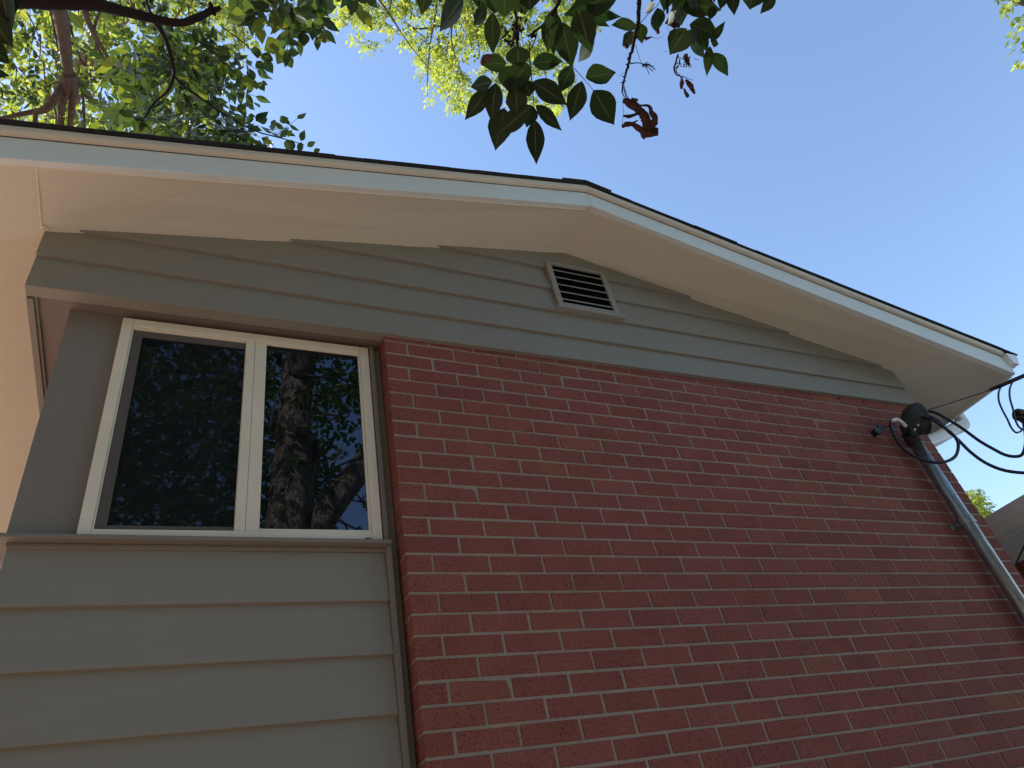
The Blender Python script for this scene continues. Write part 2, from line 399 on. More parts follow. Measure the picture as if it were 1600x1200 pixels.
# sill
sl_ = MB()
sl_.box(-1.122, -.029, .034, .2, Z(-.826), Z(-.8135), .003, -.5)
sl_.box(-1.135, -1.0985, .20, 3.0, Z(-.826), Z(-.8135), 0, 0)
sl_.build('sill', M['flat'], house, bevel=.002)
sk = MB(); sk.box(-1.095, -.031, .066, .09, Z(-.842), Z(-.8265), .003, -.5)
sk.build('sill_moulding', M['flat'], house, bevel=.003)
# lower lapped siding
lw = MB()
zb = [-.842, -1.013, -1.181, -1.352]
while zb[-1] > -3.4: zb.append(zb[-1]-.170)
for k in range(len(zb)-1):
    top, bot = zb[k], zb[k+1]
    top2 = top+(.008 if k else -.0)
    lw.add([(-1.092, .058, Z(bot)), (-.046, .058, Z(bot)+.001), (-.046, .073, Z(top2)), (-1.092, .073, Z(top2)),
            (-1.092, .12, Z(bot)), (-.046, .12, Z(bot)+.001), (-.046, .12, Z(top2)), (-1.092, .12, Z(top2))],
           [(0, 1, 2, 3), (7, 6, 5, 4), (0, 4, 5, 1), (3, 2, 6, 7), (0, 3, 7, 4), (1, 5, 6, 2)])
lw.build('lower_siding', M['siding'], house, bevel=.0015)
# trim between siding/window and brick
tr = MB()
tr.box(-.0455, -.0285, .047, .13, 0, Z(-.8265))
tr.box(-.0275, -.0005, .0795, .2, 0, Z(.078))
tr.box(-.0475, -.0295, .060, .2, Z(-.812), Z(.0775))
tr.build('corner_trim', M['flat'], house, bevel=.002)

# soffits
YF, YB = -.31, 8.3                          # fascia face, back of roof
so_ = MB()
XLE, XRE = -1.95, 3.97
zf = lambda x, y: zsof(x)+(fb(x)+.002-zsof(x))*max(0, -y)/.281
for y0, y1 in ((-.281, 0), (0, YB)):
    for x0, x1 in ((XLE, XR), (XR, XRE)):
        q = [(x0, y0), (x1, y0), (x1, y1), (x0, y1)]
        so_.hexa([(x, y, Z(zf(x, y))) for x, y in q], [(x, y, Z(zf(x, y))+.01) for x, y in q])
sof = so_.build('soffit', M['soffit'], house)
ck = MB()
def seam(x, y0, y1, w, sg):
    n_ = 60
    for i in range(n_):
        ya = y0+(y1-y0)*i/n_; yb = y0+(y1-y0)*(i+1)/n_
        wa = w*(.6+.5*mnoise.noise((x*9, ya*40, 0))); wb = w*(.6+.5*mnoise.noise((x*9, yb*40, 0)))
        ck.add([(x-wa, ya, Z(zf(x-wa, ya))-.0006), (x+wa, ya, Z(zf(x+wa, ya))-.0006), (x+wb, yb, Z(zf(x+wb, yb))-.0006), (x-wb, yb, Z(zf(x-wb, yb))-.0006),
                (x, ya, Z(zf(x, ya))-.003), (x, yb, Z(zf(x, yb))-.003)], [(0, 4, 5, 3), (4, 1, 2, 5)])
seam(-1.236, -.28, -.02, .0045, 1); seam(3.300, -.28, -.02, .0075, 1)
# caulk along the fascia foot and along the top of the siding
def bead(xa, xb, y, r_, dz, nz):
    k = int(abs(xb-xa)/.02); pts = []; rs = []
    for i in range(k+1):
        x = xa+(xb-xa)*i/k; pts.append((x, y+.002*mnoise.noise((x*20, 1, 0)), Z(zf(x, y))+dz)); rs.append(r_*(1+.5*mnoise.noise((x*30, nz, 0))+.35*mnoise.noise((x*90, nz, 3))))
    ck.tube(pts, rs, 6)
bead(-1.93, 1.05, -.279, .0055, .001, 1); bead(1.07, 3.95, -.279, .0045, .001, 2)
bead(-1.22, 1.05, -.010, .0016, -.001, 3); bead(1.07, 3.28, -.010, .0016, -.001, 4)
for xk in (-1.225,):                        # a smear where the seams meet the wall
    for i in (3, 4, 6):
        a = i/7*6.28; ck.tube([(xk+.006*math.cos(a), -.022+.008*math.sin(a), Z(zsof(xk))-.004), (xk+.012*math.cos(a+1), -.022+.012*math.sin(a+1), Z(zsof(xk))-.001)], .0035, 6)
ck.build('caulk', M['caulk'], sof, smooth=True)

# fascia boards
XF0, XF1, XP = -1.97, 4.02, 1.073
def fb(x): return .931-.248*(XP-x) if x < XP else .931-.2362*(x-XP)      # foot
def ft(x): return 1.079-.2448*(XP-x) if x < XP else 1.079-.2262*(x-XP)   # head
fa = MB()
fa.prism([(XF0, Z(fb(XF0))), (XP-.0008, Z(fb(XP))), (XP-.0008, Z(ft(XP))), (XF0, Z(ft(XF0)))], YF, -.2815)
fa.prism([(XP+.0008, Z(fb(XP))), (3.984, Z(fb(3.984))), (4.048, Z(ft(4.048))), (XP+.0008, Z(ft(XP)))], YF, -.2815)
fas = fa.build('fascia', M['fascia'], house, bevel=.0025)
mo2 = MB()
mb0 = lambda x: ft(x)-.004
mh = lambda x: ft(x)+.044
mb1 = lambda x: (1.044-.2448*(XP-x) if x < XP else 1.044-.2262*(x-XP))
for xa, xb in ((XF0, .868), (.8705, XP), (XP, 3.99)):
    # a lipped strip: lower face leans forward a little
    prof = [(-.3105, 0.0), (-.328, .004), (-.3315, .012), (-.330, .036), (-.3105, .048)]
    vs = []
    for x in (xa, xb):
        for (y, dz) in prof: vs.append((x, y, Z(mb1(x))+dz-.010+.010))
    n_ = len(prof)
    mo2.add(vs, [tuple(range(n_)), tuple(range(2*n_-1, n_-1, -1))] + [(i, i+n_, (i+1) % n_+n_, (i+1) % n_) for i in range(n_)])
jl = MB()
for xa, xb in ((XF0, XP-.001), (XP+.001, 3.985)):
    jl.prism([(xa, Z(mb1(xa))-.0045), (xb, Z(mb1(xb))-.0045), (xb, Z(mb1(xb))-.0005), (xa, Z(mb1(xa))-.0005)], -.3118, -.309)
jl.build('gap_shadow_strip', M['jointdark'], fas)  # dark strip painted as the shadow in the gap under the moulding
mo2.build('rake_moulding', M['mould'], fas, bevel=.001)

# roof: deck slab and shingle courses seen on edge
rf = MB()
def zr(x): return mb1(x)+.0485
for (xa, xb) in ((-2.02, XP), (XP, 4.08)):
    rf.hexa([(xa, -.333, Z(zr(xa))), (xb, -.333, Z(zr(xb))), (xb, YB, Z(zr(xb))), (xa, YB, Z(zr(xa)))],
            [(xa, -.333, Z(zr(xa))+.003), (xb, -.333, Z(zr(xb))+.003), (xb, YB, Z(zr(xb))+.003), (xa, YB, Z(zr(xa))+.003)])
for side in (-1, 1):
    x = XP+side*3.07 if side > 0 else XP-3.12
    n_ = 23
    for i in range(n_):
        xa = XP+side*(3.06-i*.133); xb = XP+side*max(3.06-(i+1)*.133-.14, 0)
        yj = -.337+random.uniform(-.004, .002); t0 = random.uniform(.0025, .0065)
        a = [(xa, yj, Z(zr(xa))+.0035), (xb, yj, Z(zr(xb))+.004), (xb, YB, Z(zr(xb))+.004), (xa, YB, Z(zr(xa))+.0035)]
        b_ = [(xa, yj, Z(zr(xa))+.0035+t0), (xb, yj, Z(zr(xb))+.0075), (xb, YB, Z(zr(xb))+.0075), (xa, YB, Z(zr(xa))+.0035+t0)]
        rf.hexa(a, b_)
for i in range(2):                          # ridge caps
    y0 = -.343+i*.004
    rf.hexa([(XP-.15, y0, Z(zr(XP-.15))+.012), (XP, y0, Z(zr(XP))+.012), (XP, YB-i*.1, Z(zr(XP))+.012), (XP-.15, YB-i*.1, Z(zr(XP-.15))+.012)],
            [(XP-.15, y0, Z(zr(XP-.15))+.018), (XP, y0, Z(zr(XP))+.018), (XP, YB-i*.1, Z(zr(XP))+.018), (XP-.15, YB-i*.1, Z(zr(XP-.15))+.018)])
    rf.hexa([(XP, y0, Z(zr(XP))+.0122), (XP+.15, y0, Z(zr(XP+.15))+.012), (XP+.15, YB-i*.1, Z(zr(XP+.15))+.012), (XP, YB-i*.1, Z(zr(XP))+.0122)],
            [(XP, y0, Z(zr(XP))+.0182), (XP+.15, y0, Z(zr(XP+.15))+.018), (XP+.15, YB-i*.1, Z(zr(XP+.15))+.018), (XP, YB-i*.1, Z(zr(XP))+.0182)])
    break
rf.build('roof', M['shingle'], house)
# eave boards
eb = MB()
eb.box(3.972, 3.992, -.281, YB, Z(fb(3.99)), Z(.385))
eb.build('eave_board', M['fascia'], house, bevel=.002)
eb = MB(); eb.box(-1.972, -1.952, -.281, YB, Z(.18), Z(.33)); eb.build('eave_board', M['fascia'], house, bevel=.002)
# gutter on the right eave
gu = MB()
gx, gz = 3.996, .395
prof = [(gx, gz), (gx, gz-.085), (gx+.055, gz-.085), (gx+.075, gz-.05), (gx+.095, gz-.035), (gx+.095, gz), (gx+.088, gz), (gx+.088, gz-.03), (gx+.05, gz-.078), (gx+.007, gz-.078), (gx+.007, gz)]
n_ = len(prof)
vs = [(x, -.335, Z(z)) for x, z in prof]+[(x, YB, Z(z)) for x, z in prof]
gu.add(vs, [(i, i+n_, (i+1) % n_+n_, (i+1) % n_) for i in range(n_)])
gu.prism([(x, Z(z)) for x, z in prof[:6]], -.338, -.3345)
gut = gu.build('gutter', M['gutter'], house)
dp = MB()
def rtube(mb, pts, w, h, hint):
    pts = smooth_path(pts, 5); b0 = len(mb.v); hint = Vector(hint)
    for i, p in enumerate(pts):
        t = (pts[min(i+1, len(pts)-1)]-pts[max(i-1, 0)]).normalized()
        a = (hint-t*hint.dot(t)).normalized(); c = t.cross(a)
        for k in range(24):
            an = 2*math.pi*k/24; cx, cy = math.cos(an), math.sin(an)
            q = (abs(cx)**5+abs(cy)**5)**(-1/5)*(1-.04*(k % 2))
            mb.v.append(tuple(p+a*cx*q*w/2+c*cy*q*h/2))
    for i in range(len(pts)-1):
        for k in range(24):
            k2 = (k+1) % 24; mb.f.append((b0+i*24+k, b0+i*24+k2, b0+(i+1)*24+k2, b0+(i+1)*24+k))
rtube(dp, [(4.04, .16, Z(.33)), (4.04, .16, Z(.245)), (4.02, .155, Z(.195)), (3.95, .15, Z(.160)), (3.8, .14, Z(.105)), (3.55, .12, Z(.005)), (3.36, .11, Z(-.065)), (3.31, .11, Z(-.14)), (3.295, .11, Z(-.3)), (3.295, .11, .15)], .062, .08, (0, 1, 0))
dp.build('downspout', M['gutter'], gut, smooth=True)

# gable vent
vt = MB(); sh = .012
vy0, vy1 = -.034, -.012
vt.box(.894, .924, vy0, vy1, Z(.425), Z(.768), sh, .9); vt.box(1.225, 1.256, vy0, vy1, Z(.425), Z(.768), sh, .9)
vt.box(.924, 1.225, vy0, vy1, Z(.425), Z(.4655), sh, .9); vt.box(.924, 1.225, vy0, vy1, Z(.748), Z(.768), sh, .9)
vt.box(.874, 1.272, vy0-.012, vy1, Z(.414), Z(.4245), sh, .9)
vent = vt.build('gable_vent', M['ventpaint'], house, bevel=.0015)
bk = MB(); bk.box(.925, 1.224, -.0235, -.022, Z(.466), Z(.7475), sh, .9); bk.build('vent_dark_sheet', M['dark'], vent)  # black sheet painted as the unlit opening behind the slats
lv = MB()
for k in range(5):
    z0 = .486+k*.0535
    a = [(.925, -.033, Z(z0)), (1.224, -.033, Z(z0)+.0036), (1.224, -.025, Z(z0)+.0136), (.925, -.025, Z(z0)+.010)]
    b_ = [(p[0], p[1]+.001, p[2]+.0095) for p in a]
    lv.hexa(a, b_)
lv.build('louvre', M['ventpaint'], vent)

# ---------------------------------------------------------------- window
TS = .013
def wb(mb, x0, x1, z0, z1, y0, y1): mb.box(x0, x1, y0, y1, Z(z0), Z(z1), TS, -.9)
wf = MB()
O = (-.936, -.0515, -.811, .057)
fy = .060
wb(wf, O[0], -.902, O[2], O[3], fy, .12); wb(wf, -.087, O[1], O[2], O[3], fy, .12)
wb(wf, -.902, -.087, .020, O[3], fy, .12); wb(wf, -.902, -.087, O[2], -.784, fy, .12)
wb(wf, -.520, -.488, -.784, .020, fy+.001, .12)
window = wf.build('window', M['vinyl'], house, bevel=.003)
sa = MB()
wb(sa, -.487, -.4455, -.7835, .0195, fy+.004, .115); wb(sa, -.4455, -.0875, .011, .0195, fy+.004, .115); wb(sa, -.4455, -.0875, -.7835, -.774, fy+.004, .115)
wb(sa, -.096, -.0875, -.774, .011, fy+.004, .115)
wb(sa, -.9015, -.8965, -.7835, .0195, fy+.006, .1); wb(sa, -.8965, -.5205, .0125, .0195, fy+.006, .1)
sa.build('sash', M['vinyl'], window, bevel=.0015)
sc = MB()
wb(sc, -.896, -.866, -.783, .0120, fy+.012, fy+.018); wb(sc, -.866, -.5205, -.016, .0120, fy+.012, fy+.018); wb(sc, -.866, -.5205, -.783, -.766, fy+.012, fy+.018)
wb(sc, -.8755, -.8735, -.766, -.016, fy+.0108, fy+.0122)
wb(sc, -.893, -.883, -.13, -.10, fy+.009, fy+.0122); wb(sc, -.893, -.883, -.68, -.65, fy+.009, fy+.0122)
sc.build('screen_frame', M['screenframe'], window, bevel=.001)
sm = MB(); sm.add([(-.866, fy+.0165, Z(-.766)), (-.5205, fy+.0165, Z(-.766)+.005), (-.5205, fy+.0165, Z(-.016)+.005), (-.866, fy+.0165, Z(-.016))], [(0, 1, 2, 3)])
sm.build('insect_screen', M['screen'], window)
gl = MB()
wb(gl, -.895, -.521, -.783, .012, .079, .0815); wb(gl, -.4455, -.0965, -.774, .0105, .0695, .074)
gl.build('glass_pane', M['glass'], window)
for xa in (-.912, -.112):
    wh = MB(); wb(wh, xa, xa+.021, -.8085, -.8055, fy-.0015, fy+.001); wh.build('weep_hole', M['dark'], window)

# ---------------------------------------------------------------- service mast
mast = tag(empty('service_mast', (2.977, -.05, 0)), 'galvanised steel conduit with black weatherhead on the brick wall', 'service mast')
cp = MB(); cp.tube([(2.981, -.052, .3), (2.980, -.052, Z(-.6)), (2.978, -.052, Z(-.165))], .034, 28)
cp.build('conduit', M['metal'], mast, smooth=True)
cl_ = MB(); zc = -.69
cl_.tube([(2.98, -.052, Z(zc-.02)), (2.98, -.052, Z(zc+.02))], .0385, 28)
cl_.tube([(2.98, -.052, Z(zc-.022)), (2.98, -.052, Z(zc-.016))], .0405, 28); cl_.tube([(2.98, -.052, Z(zc+.016)), (2.98, -.052, Z(zc+.022))], .0405, 28)
cl_.box(3.012, 3.06, -.052, -.044, Z(zc-.018), Z(zc+.018)); cl_.tube([(3.038, -.066, Z(zc)), (3.038, -.03, Z(zc))], .008, 6)
cl_.box(2.905, 2.95, -.010, -.001, Z(zc-.03), Z(zc+.01))
cl_.build('pipe_strap', M['metal'], mast, bevel=.001)
# hood: a bell that leans out over the pipe mouth
def hood():
    mb = MB(); n_u, n_v = 20, 12
    ax = Vector((.86, -.50, -.03)).normalized(); side = ax.cross(Vector((0, 0, 1))).normalized(); up = side.cross(ax)
    c0 = Vector((2.950, -.10, Z(-.118)))
    for i in range(n_v+1):
        t = i/n_v
        rad = .084*math.sin(min(t*1.25, 1)*math.pi/2)**.75+.004
        off = -.066+.138*t
        for k in range(n_u):
            a = 2*math.pi*k/n_u
            sx_ = math.cos(a)*rad*.92; su = math.sin(a)*rad*(1.1 if math.sin(a) > 0 else 1.0)
            p = c0+ax*off+side*sx_+up*(su+.03*(1-(1-t)**2))
            mb.v.append(tuple(p+Vector((0, 0, -.02*(1-t)))))
    for i in range(n_v):
        for k in range(n_u):
            k2 = (k+1) % n_u; mb.f.append((i*n_u+k, i*n_u+k2, (i+1)*n_u+k2, (i+1)*n_u+k))
    mb.f.append(tuple(range(n_u)))
    # lip
    b0 = len(mb.v)
    for q, (rr_, o2) in enumerate(((.090, .070), (.090, .080), (.074, .080), (.070, .05))):
        for k in range(n_u):
            a = 2*math.pi*k/n_u
            mb.v.append(tuple(c0+ax*o2+side*math.cos(a)*rr_*.92+up*(math.sin(a)*rr_*1.05+.03)))
    for q in range(3):
        for k in range(n_u):
            k2 = (k+1) % n_u; mb.f.append((b0+q*n_u+k, b0+q*n_u+k2, b0+(q+1)*n_u+k2, b0+(q+1)*n_u+k))
    mb.f.append(tuple(b0+3*n_u+k for k in range(n_u)))
    o = mb.build('weatherhead', M['hood'], mast, smooth=True)
    s = MB()
    s.tube([(2.975, -.052, Z(-.20)), (2.972, -.056, Z(-.135))], .041, 20)
    s.tube([at_y(1425, 674, -.12), at_y(1429, 681, -.13)], .017, 12); s.tube([at_y(1425, 674, -.12), at_y(1418, 664, -.11)], .010, 10)
    s.build('collar', M['hood'], o, smooth=True)
    for px, py in ((1440, 641), (1441, 648), (1437, 656), (1433, 664), (1428, 671)):
        p = at_y(px, py, -.165); ins = MB(); ins.tube([p, p+ax*.008+Vector((0, 0, -.004))], .006, 8)
        ins.build('insulator', M['gutter'], o, smooth=True)
hood()
def cable(mb, pix, ys, r_, n=8):
    ys = lerp_list(ys, len(pix)); mb.tube(smooth_path([at_y(px, py, y) for (px, py), y in zip(pix, ys)], 5), r_, n)
cb = MB()
cable(cb, [(1434, 643), (1441.7, 641.7), (1460, 644.5), (1478, 653.7), (1502, 668.3), (1529.7, 688.5), (1551.7, 701.3), (1570, 710.5), (1586.5, 713.3), (1598, 709), (1603, 690), (1601, 668), (1598, 655)], [-.14, -.30, -.5], .0082)
cable(cb, [(1434, 649), (1442, 647), (1452.6, 650), (1467, 659), (1482, 673.8), (1496.6, 686.6), (1515, 705), (1537, 721.5), (1561, 732.5), (1584.6, 737.6), (1612, 738), (1640, 728)], [-.14, -.30, -.5], .0082)
cable(cb, [(1434, 654), (1442, 652), (1456, 655.5), (1475, 668), (1489, 679), (1497, 692), (1495, 709), (1486, 718), (1471, 722.4), (1453, 721.5), (1432.5, 715), (1414, 703), (1401, 686.7), (1394, 672), (1391.5, 660), (1396, 655), (1406, 659), (1418, 669)], [-.15, -.30, -.24, -.12, -.10], .0080)
cb.build('cable', M['black'], mast, smooth=True)
gb = MB(); cable(gb, [(1393, 658), (1400, 655.5), (1408, 659), (1416, 667)], [-.115, -.115], .0105); gb.build('grounding_clip', M['gutter'], mast, smooth=True)
jb = MB()
p0, p1 = at_y(1366, 677, -.055), at_y(1386, 667, -.07)
p1 = p0+(p1-p0)*.62; jb.tube([p0, p1], [.026, .023], 4); jb.tube([at_y(1373, 669, -.045), at_y(1372, 664, -.05)], [.012, .007], 8)
jb.tube([p1, at_y(1397, 662, -.10)], .005, 8); jb.tube([at_y(1368, 674, -.083), at_y(1368.5, 674.3, -.092)], .006, 8)
jb.build('cable_connector', M['black'], mast, bevel=.003)
wr = tag(empty('service_drop_wire', at_y(1600, 590, -.55)), 'black overhead service wire with drooping loops and a splice at the right edge', 'wire')
w1 = MB(); cable(w1, [(1436, 645), (1500, 625), (1545, 610), (1565, 602)], [-.15, -.50], .0028, 6); cable(w1, [(1548, 609), (1566, 601.5), (1600, 587), (1640, 570), (1720, 534)], [-.48, -.8], .0105, 8)
w1.build('messenger_wire', M['black'], wr, smooth=True)
w2 = MB()
cable(w2, [(1566, 602), (1561, 611), (1560.5, 625), (1566, 640), (1574, 655), (1580, 668), (1588, 676), (1597, 672), (1602, 664)], [-.5, -.52], .005, 6)
cable(w2, [(1583, 595), (1578, 607), (1578, 622), (1583, 640), (1586, 655), (1592, 667), (1599, 671)], [-.52, -.52], .005, 6)
w2.build('wire_loop', M['black'], wr, smooth=True)
w3 = MB()
w3.tube([at_y(1588, 652, -.5), at_y(1592, 648, -.5), at_y(1599, 650, -.5), at_y(1606, 660, -.5)], [.018, .033, .036, .02], 10)
w3.tube([at_y(1590, 646, -.52), at_y(1594, 643, -.53)], .018, 8); w3.tube([at_y(1599, 646, -.53), at_y(1602, 644, -.53)], .016, 8)
w3.build('splice', M['black'], wr, smooth=True)

# ---------------------------------------------------------------- low garage at the right
gar = tag(empty('garage', (6.2, 2.4, 0)), 'low building with pale gutter and soffit seen beyond the right end of the brick wall', 'garage')
gg = MB(); X0 = 4.3
pf = [(X0+.10, -.285), (X0, -.290), (X0+.008, -.315), (X0+.045, -.352), (X0+.055, -.398), (X0+.12, -.405), (X0+.12, -.285)]
n_ = len(pf); vs = [(x, -.9, Z(z)) for x, z in pf]+[(x, 6, Z(z)) for x, z in pf]
gg.add(vs, [tuple(range(n_)), tuple(range(2*n_-1, n_-1, -1))] + [(i, i+n_, (i+1) % n_+n_, (i+1) % n_) for i in range(n_)])
gg.build('gutter', M['gutter'], gar)
g2 = MB(); g2.box(X0+.122, X0+.14, -.885, 6, Z(-.445), Z(-.30)); g2.build('fascia', M['fascia'], gar, bevel=.002)
g2 = MB(); g2.box(X0+.141, X0+.50, -.88, 6, Z(-.415), Z(-.405)); g2.build('soffit', M['fascia'], gar)
g2 = MB(); g2.box(X0+.42, X0+.44, -.5, 6, Z(-.52), Z(-.4155)); g2.build('frieze_board', M['fascia'], gar, bevel=.002)
g3 = MB()
for k in range(44):
    zt = -.52-k*BC; zb_ = zt-BC+JT
    for i in range(32):
        y0 = -.5+i*BL+(BL/2 if k % 2 else 0)
        if Z(zb_) > 0: g3.add([(X0+.44, y0, Z(zb_)), (X0+.44, y0+BL-JT, Z(zb_)), (X0+.44, y0+BL-JT, Z(zt)), (X0+.44, y0, Z(zt)), (X0+.47, y0, Z(zb_)), (X0+.47, y0+BL-JT, Z(zb_)), (X0+.47, y0+BL-JT, Z(zt)), (X0+.47, y0, Z(zt))],
               [(3, 2, 1, 0), (1, 5, 4, 0), (7, 6, 2, 3), (4, 7, 3, 0), (2, 6, 5, 1)], None, brickcol())
gw = g3.build('brick_wall', M['brick'], gar)
g3 = MB(); g3.box(X0+.4435, X0+3.9, -.498, 6, 0, Z(-.43)); g3.build('mortar', M['mortar'], gw)
g4 = MB()
g4.hexa([(X0+.09, -.92, Z(-.284)), (X0+2.2, -.92, Z(.22)), (X0+2.2, 6.1, Z(.22)), (X0+.09, 6.1, Z(-.284))], [(X0+.09, -.92, Z(-.266)), (X0+2.2, -.92, Z(.24)), (X0+2.2, 6.1, Z(.24)), (X0+.09, 6.1, Z(-.266))])
g4.hexa([(X0+2.2, -.92, Z(.22)), (X0+4.3, -.92, Z(-.284)), (X0+4.3, 6.1, Z(-.284)), (X0+2.2, 6.1, Z(.22))], [(X0+2.2, -.92, Z(.24)), (X0+4.3, -.92, Z(-.266)), (X0+4.3, 6.1, Z(-.266)), (X0+2.2, 6.1, Z(.24))])
g4.build('roof', M['shingle'], gar)
g5 = MB(); cable(g5, [(1601, 852), (1590, 875), (1584, 893), (1590, 905), (1604, 922)], [.42, .50], .006, 6); g5.build('cable', M['black'], gar, smooth=True)

# ---------------------------------------------------------------- leaves
def leaf(mb, base, tip, w, nrm, tint, fold=.18, curl=.0, seg=6, jag=.0):
    base = Vector(base); tip = Vector(tip); ax = tip-base; L_ = ax.length; t = ax/L_
    nrm = (nrm-t*nrm.dot(t)); nrm = nrm.normalized() if nrm.length > 1e-5 else t.orthogonal().normalized()
    s = t.cross(nrm); b0 = len(mb.v)
    for i in range(seg+1):
        u = i/seg
        hw = w/2*(math.sin(math.pi*u**.82)**.95*(1-.45*u**4) if 0 < u < 1 else 0)
        hw = max(hw, .0006 if u < 1 else 0)
        c = base+ax*u+nrm*(-curl*L_*u*u)
        j1, j2 = (1+random.uniform(-jag, jag), 1+random.uniform(-jag, jag)) if jag else (1, 1)
        mb.v += [tuple(c+s*hw*j1+nrm*hw*fold), tuple(c), tuple(c-s*hw*j2+nrm*hw*fold)]
        mb.uv += [(u, 1), (u, 0), (u, -1)]; mb.c += [tint]*3
    for i in range(seg):
        a = b0+i*3; mb.f += [(a, a+1, a+4, a+3), (a+1, a+2, a+5, a+4)]
def rv(): 
    return Vector((random.gauss(0, 1), random.gauss(0, 1), random.gauss(0, 1))).normalized()
def leaf_small(mb, base, t, s, nrm, L_, w, tint):
    b0 = len(mb.v); m_ = base+t*L_*.5
    mb.v += [tuple(base), tuple(base+t*L_*.38+s*w*.5+nrm*w*.12), tuple(base+t*L_*.75+s*w*.33+nrm*w*.1), tuple(base+t*L_), tuple(base+t*L_*.75-s*w*.33+nrm*w*.1), tuple(base+t*L_*.38-s*w*.5+nrm*w*.12)]
    mb.uv += [(0, 0), (.4, 1), (.75, .7), (1, 0), (.75, -.7), (.4, -1)]; mb.c += [tint]*6
    mb.f += [(b0, b0+1, b0+2, b0+3), (b0, b0+3, b0+4, b0+5)]
def compound(lm, tm, p, d, L_, ll, lw, pairs, tint, rr_=.0012):
    fine = tm is not None
    def put(q, t, s2, l_, w_):
        if fine: leaf(lm, q, q+t*l_, w_*1.1, t.cross(s2), tint(), .15, random.uniform(-.05, .15), 5, .04)
        else: leaf_small(lm, q, t, s2, t.cross(s2), l_, w_, tint())

    """a pinnate leaf: rachis from p along d, leaflets in pairs and one at the end"""
    d = d.normalized(); up = Vector((0, 0, 1)); s = d.cross(up+rv()*.5).normalized(); nr = s.cross(d)
    if tm is not None: tm.tube([p, p+d*L_*.5+Vector((0, 0, -.02*L_)), p+d*L_+Vector((0, 0, -.1*L_))], rr_, 3, False)
    for k in range(pairs):
        q = p+d*L_*(.35+.6*k/pairs)+Vector((0, 0, -.1*L_*((.35+.6*k/pairs)**2)))
        for sg in (-1, 1):
            t = (d*.55+s*sg+rv()*.25+Vector((0, 0, -.35))).normalized(); s2 = t.cross(nr+rv()*.4).normalized()
            k_ = random.uniform(.8, 1.15); put(q, t, s2, ll*k_, lw*k_)
    t = (d+Vector((0, 0, -.3))).normalized(); s2 = t.cross(nr+rv()*.3).normalized(); put(p+d*L_+Vector((0, 0, -.1*L_)), t, s2, ll*1.1, lw*1.1)
def inside(p, poly):
    x, y = p; c = False; j = len(poly)-1
    for i in range(len(poly)):
        xi, yi = poly[i]; xj, yj = poly[j]
        if (yi > y) != (yj > y) and x < (xj-xi)*(y-yi)/(yj-yi)+xi: c = not c
        j = i
    return c
def tintf(lo, hi, hue=.15):
    def f():
        k = random.uniform(lo, hi); h = random.uniform(-hue, hue); return (k*(1+h), k, k*(1-h*.5), 1)
    return f
def fill(lm, tm, poly, d0, d1, n, ll, lw, tint, fn=at, pairs=(2, 4), clump=.55, freq=.02, seed=0, L_=None):
    xs = [p[0] for p in poly]; ys = [p[1] for p in poly]; k = 0; tries = 0
    while k < n and tries < n*40:
        tries += 1
        px, py = random.uniform(min(xs), max(xs)), random.uniform(min(ys), max(ys))
        if not inside((px, py), poly): continue
        d = random.uniform(d0, d1)
        if mnoise.noise((px*freq, py*freq, seed+d*.35)) < random.uniform(-clump, clump)-.1: continue
        p = fn(px, py, d); dr = rv(); dr.z = -abs(dr.z)*.6; k += 1
        np_ = random.randint(*pairs)
        compound(lm, tm, p, dr, (L_ or ll*2.2)*random.uniform(.7, 1.2), ll*random.uniform(.75, 1.2), lw, np_, tint)
def limb(mb, pts, rs, n=10, k=6, wob=0.0):
    P = smooth_path(pts, k); R_ = lerp_list(rs, len(P))
    if wob: P = [p+rv()*wob*r_ for p, r_ in zip(P, R_)]
    mb.tube(P, R_, n)

# ---- the ash tree: its trunk stands behind the eye, its limbs pass over the roof
ash = tag(empty('ash_tree', (.15, -4.5, 0)), 'ash tree with dark leaves hanging before the gable and limbs over the left roof', 'tree')
tk = MB()
def bark_tube(mb, pts, rs, n=40, k=14, rough=.05):
    P = smooth_path(pts, k); R_ = lerp_list(rs, len(P)); b0 = len(mb.v)
    for i, p in enumerate(P):
        t = (P[min(i+1, len(P)-1)]-P[max(i-1, 0)]).normalized(); u = Vector((1, 0, 0)); u = (u-t*u.dot(t)).normalized(); w = t.cross(u)
        for q in range(n):
            a = 2*math.pi*q/n; dd = u*math.cos(a)+w*math.sin(a)
            f = mnoise.noise((dd.x*3+p.x, dd.y*3+p.y, p.z*.9))*.10+abs(mnoise.noise((dd.x*9, dd.y*9, p.z*2.2)))*rough*2.4
            mb.v.append(tuple(p+dd*R_[i]*(1+f)))
    for i in range(len(P)-1):
        for q in range(n):
            q2 = (q+1) % n; mb.f.append((b0+i*n+q, b0+i*n+q2, b0+(i+1)*n+q2, b0+(i+1)*n+q))
bark_tube(tk, [(.12, -4.55, -.1), (.2, -4.5, 1.5), (.28, -4.5, 4.4), (.38, -4.5, 5.6), (.42, -4.5, 6.6), (.47, -4.5, 7.6), (.5, -4.4, 8.8), (.3, -4.2, 10.5), (.3, -4.0, 12)], [.36, .27, .22, .205, .18, .16, .14, .11, .05])
bark_tube(tk, [(.50, -4.5, 5.0), (.85, -4.55, 5.6), (1.30, -4.6, 6.25), (1.85, -4.6, 6.95), (2.4, -4.5, 8.1), (2.9, -4.2, 9.6)], [.15, .15, .14, .12, .10, .05], 30)
tk.build('trunk', M['bark'], ash, smooth=True)
lb = MB()
pa = at(95, -260, 5.2)
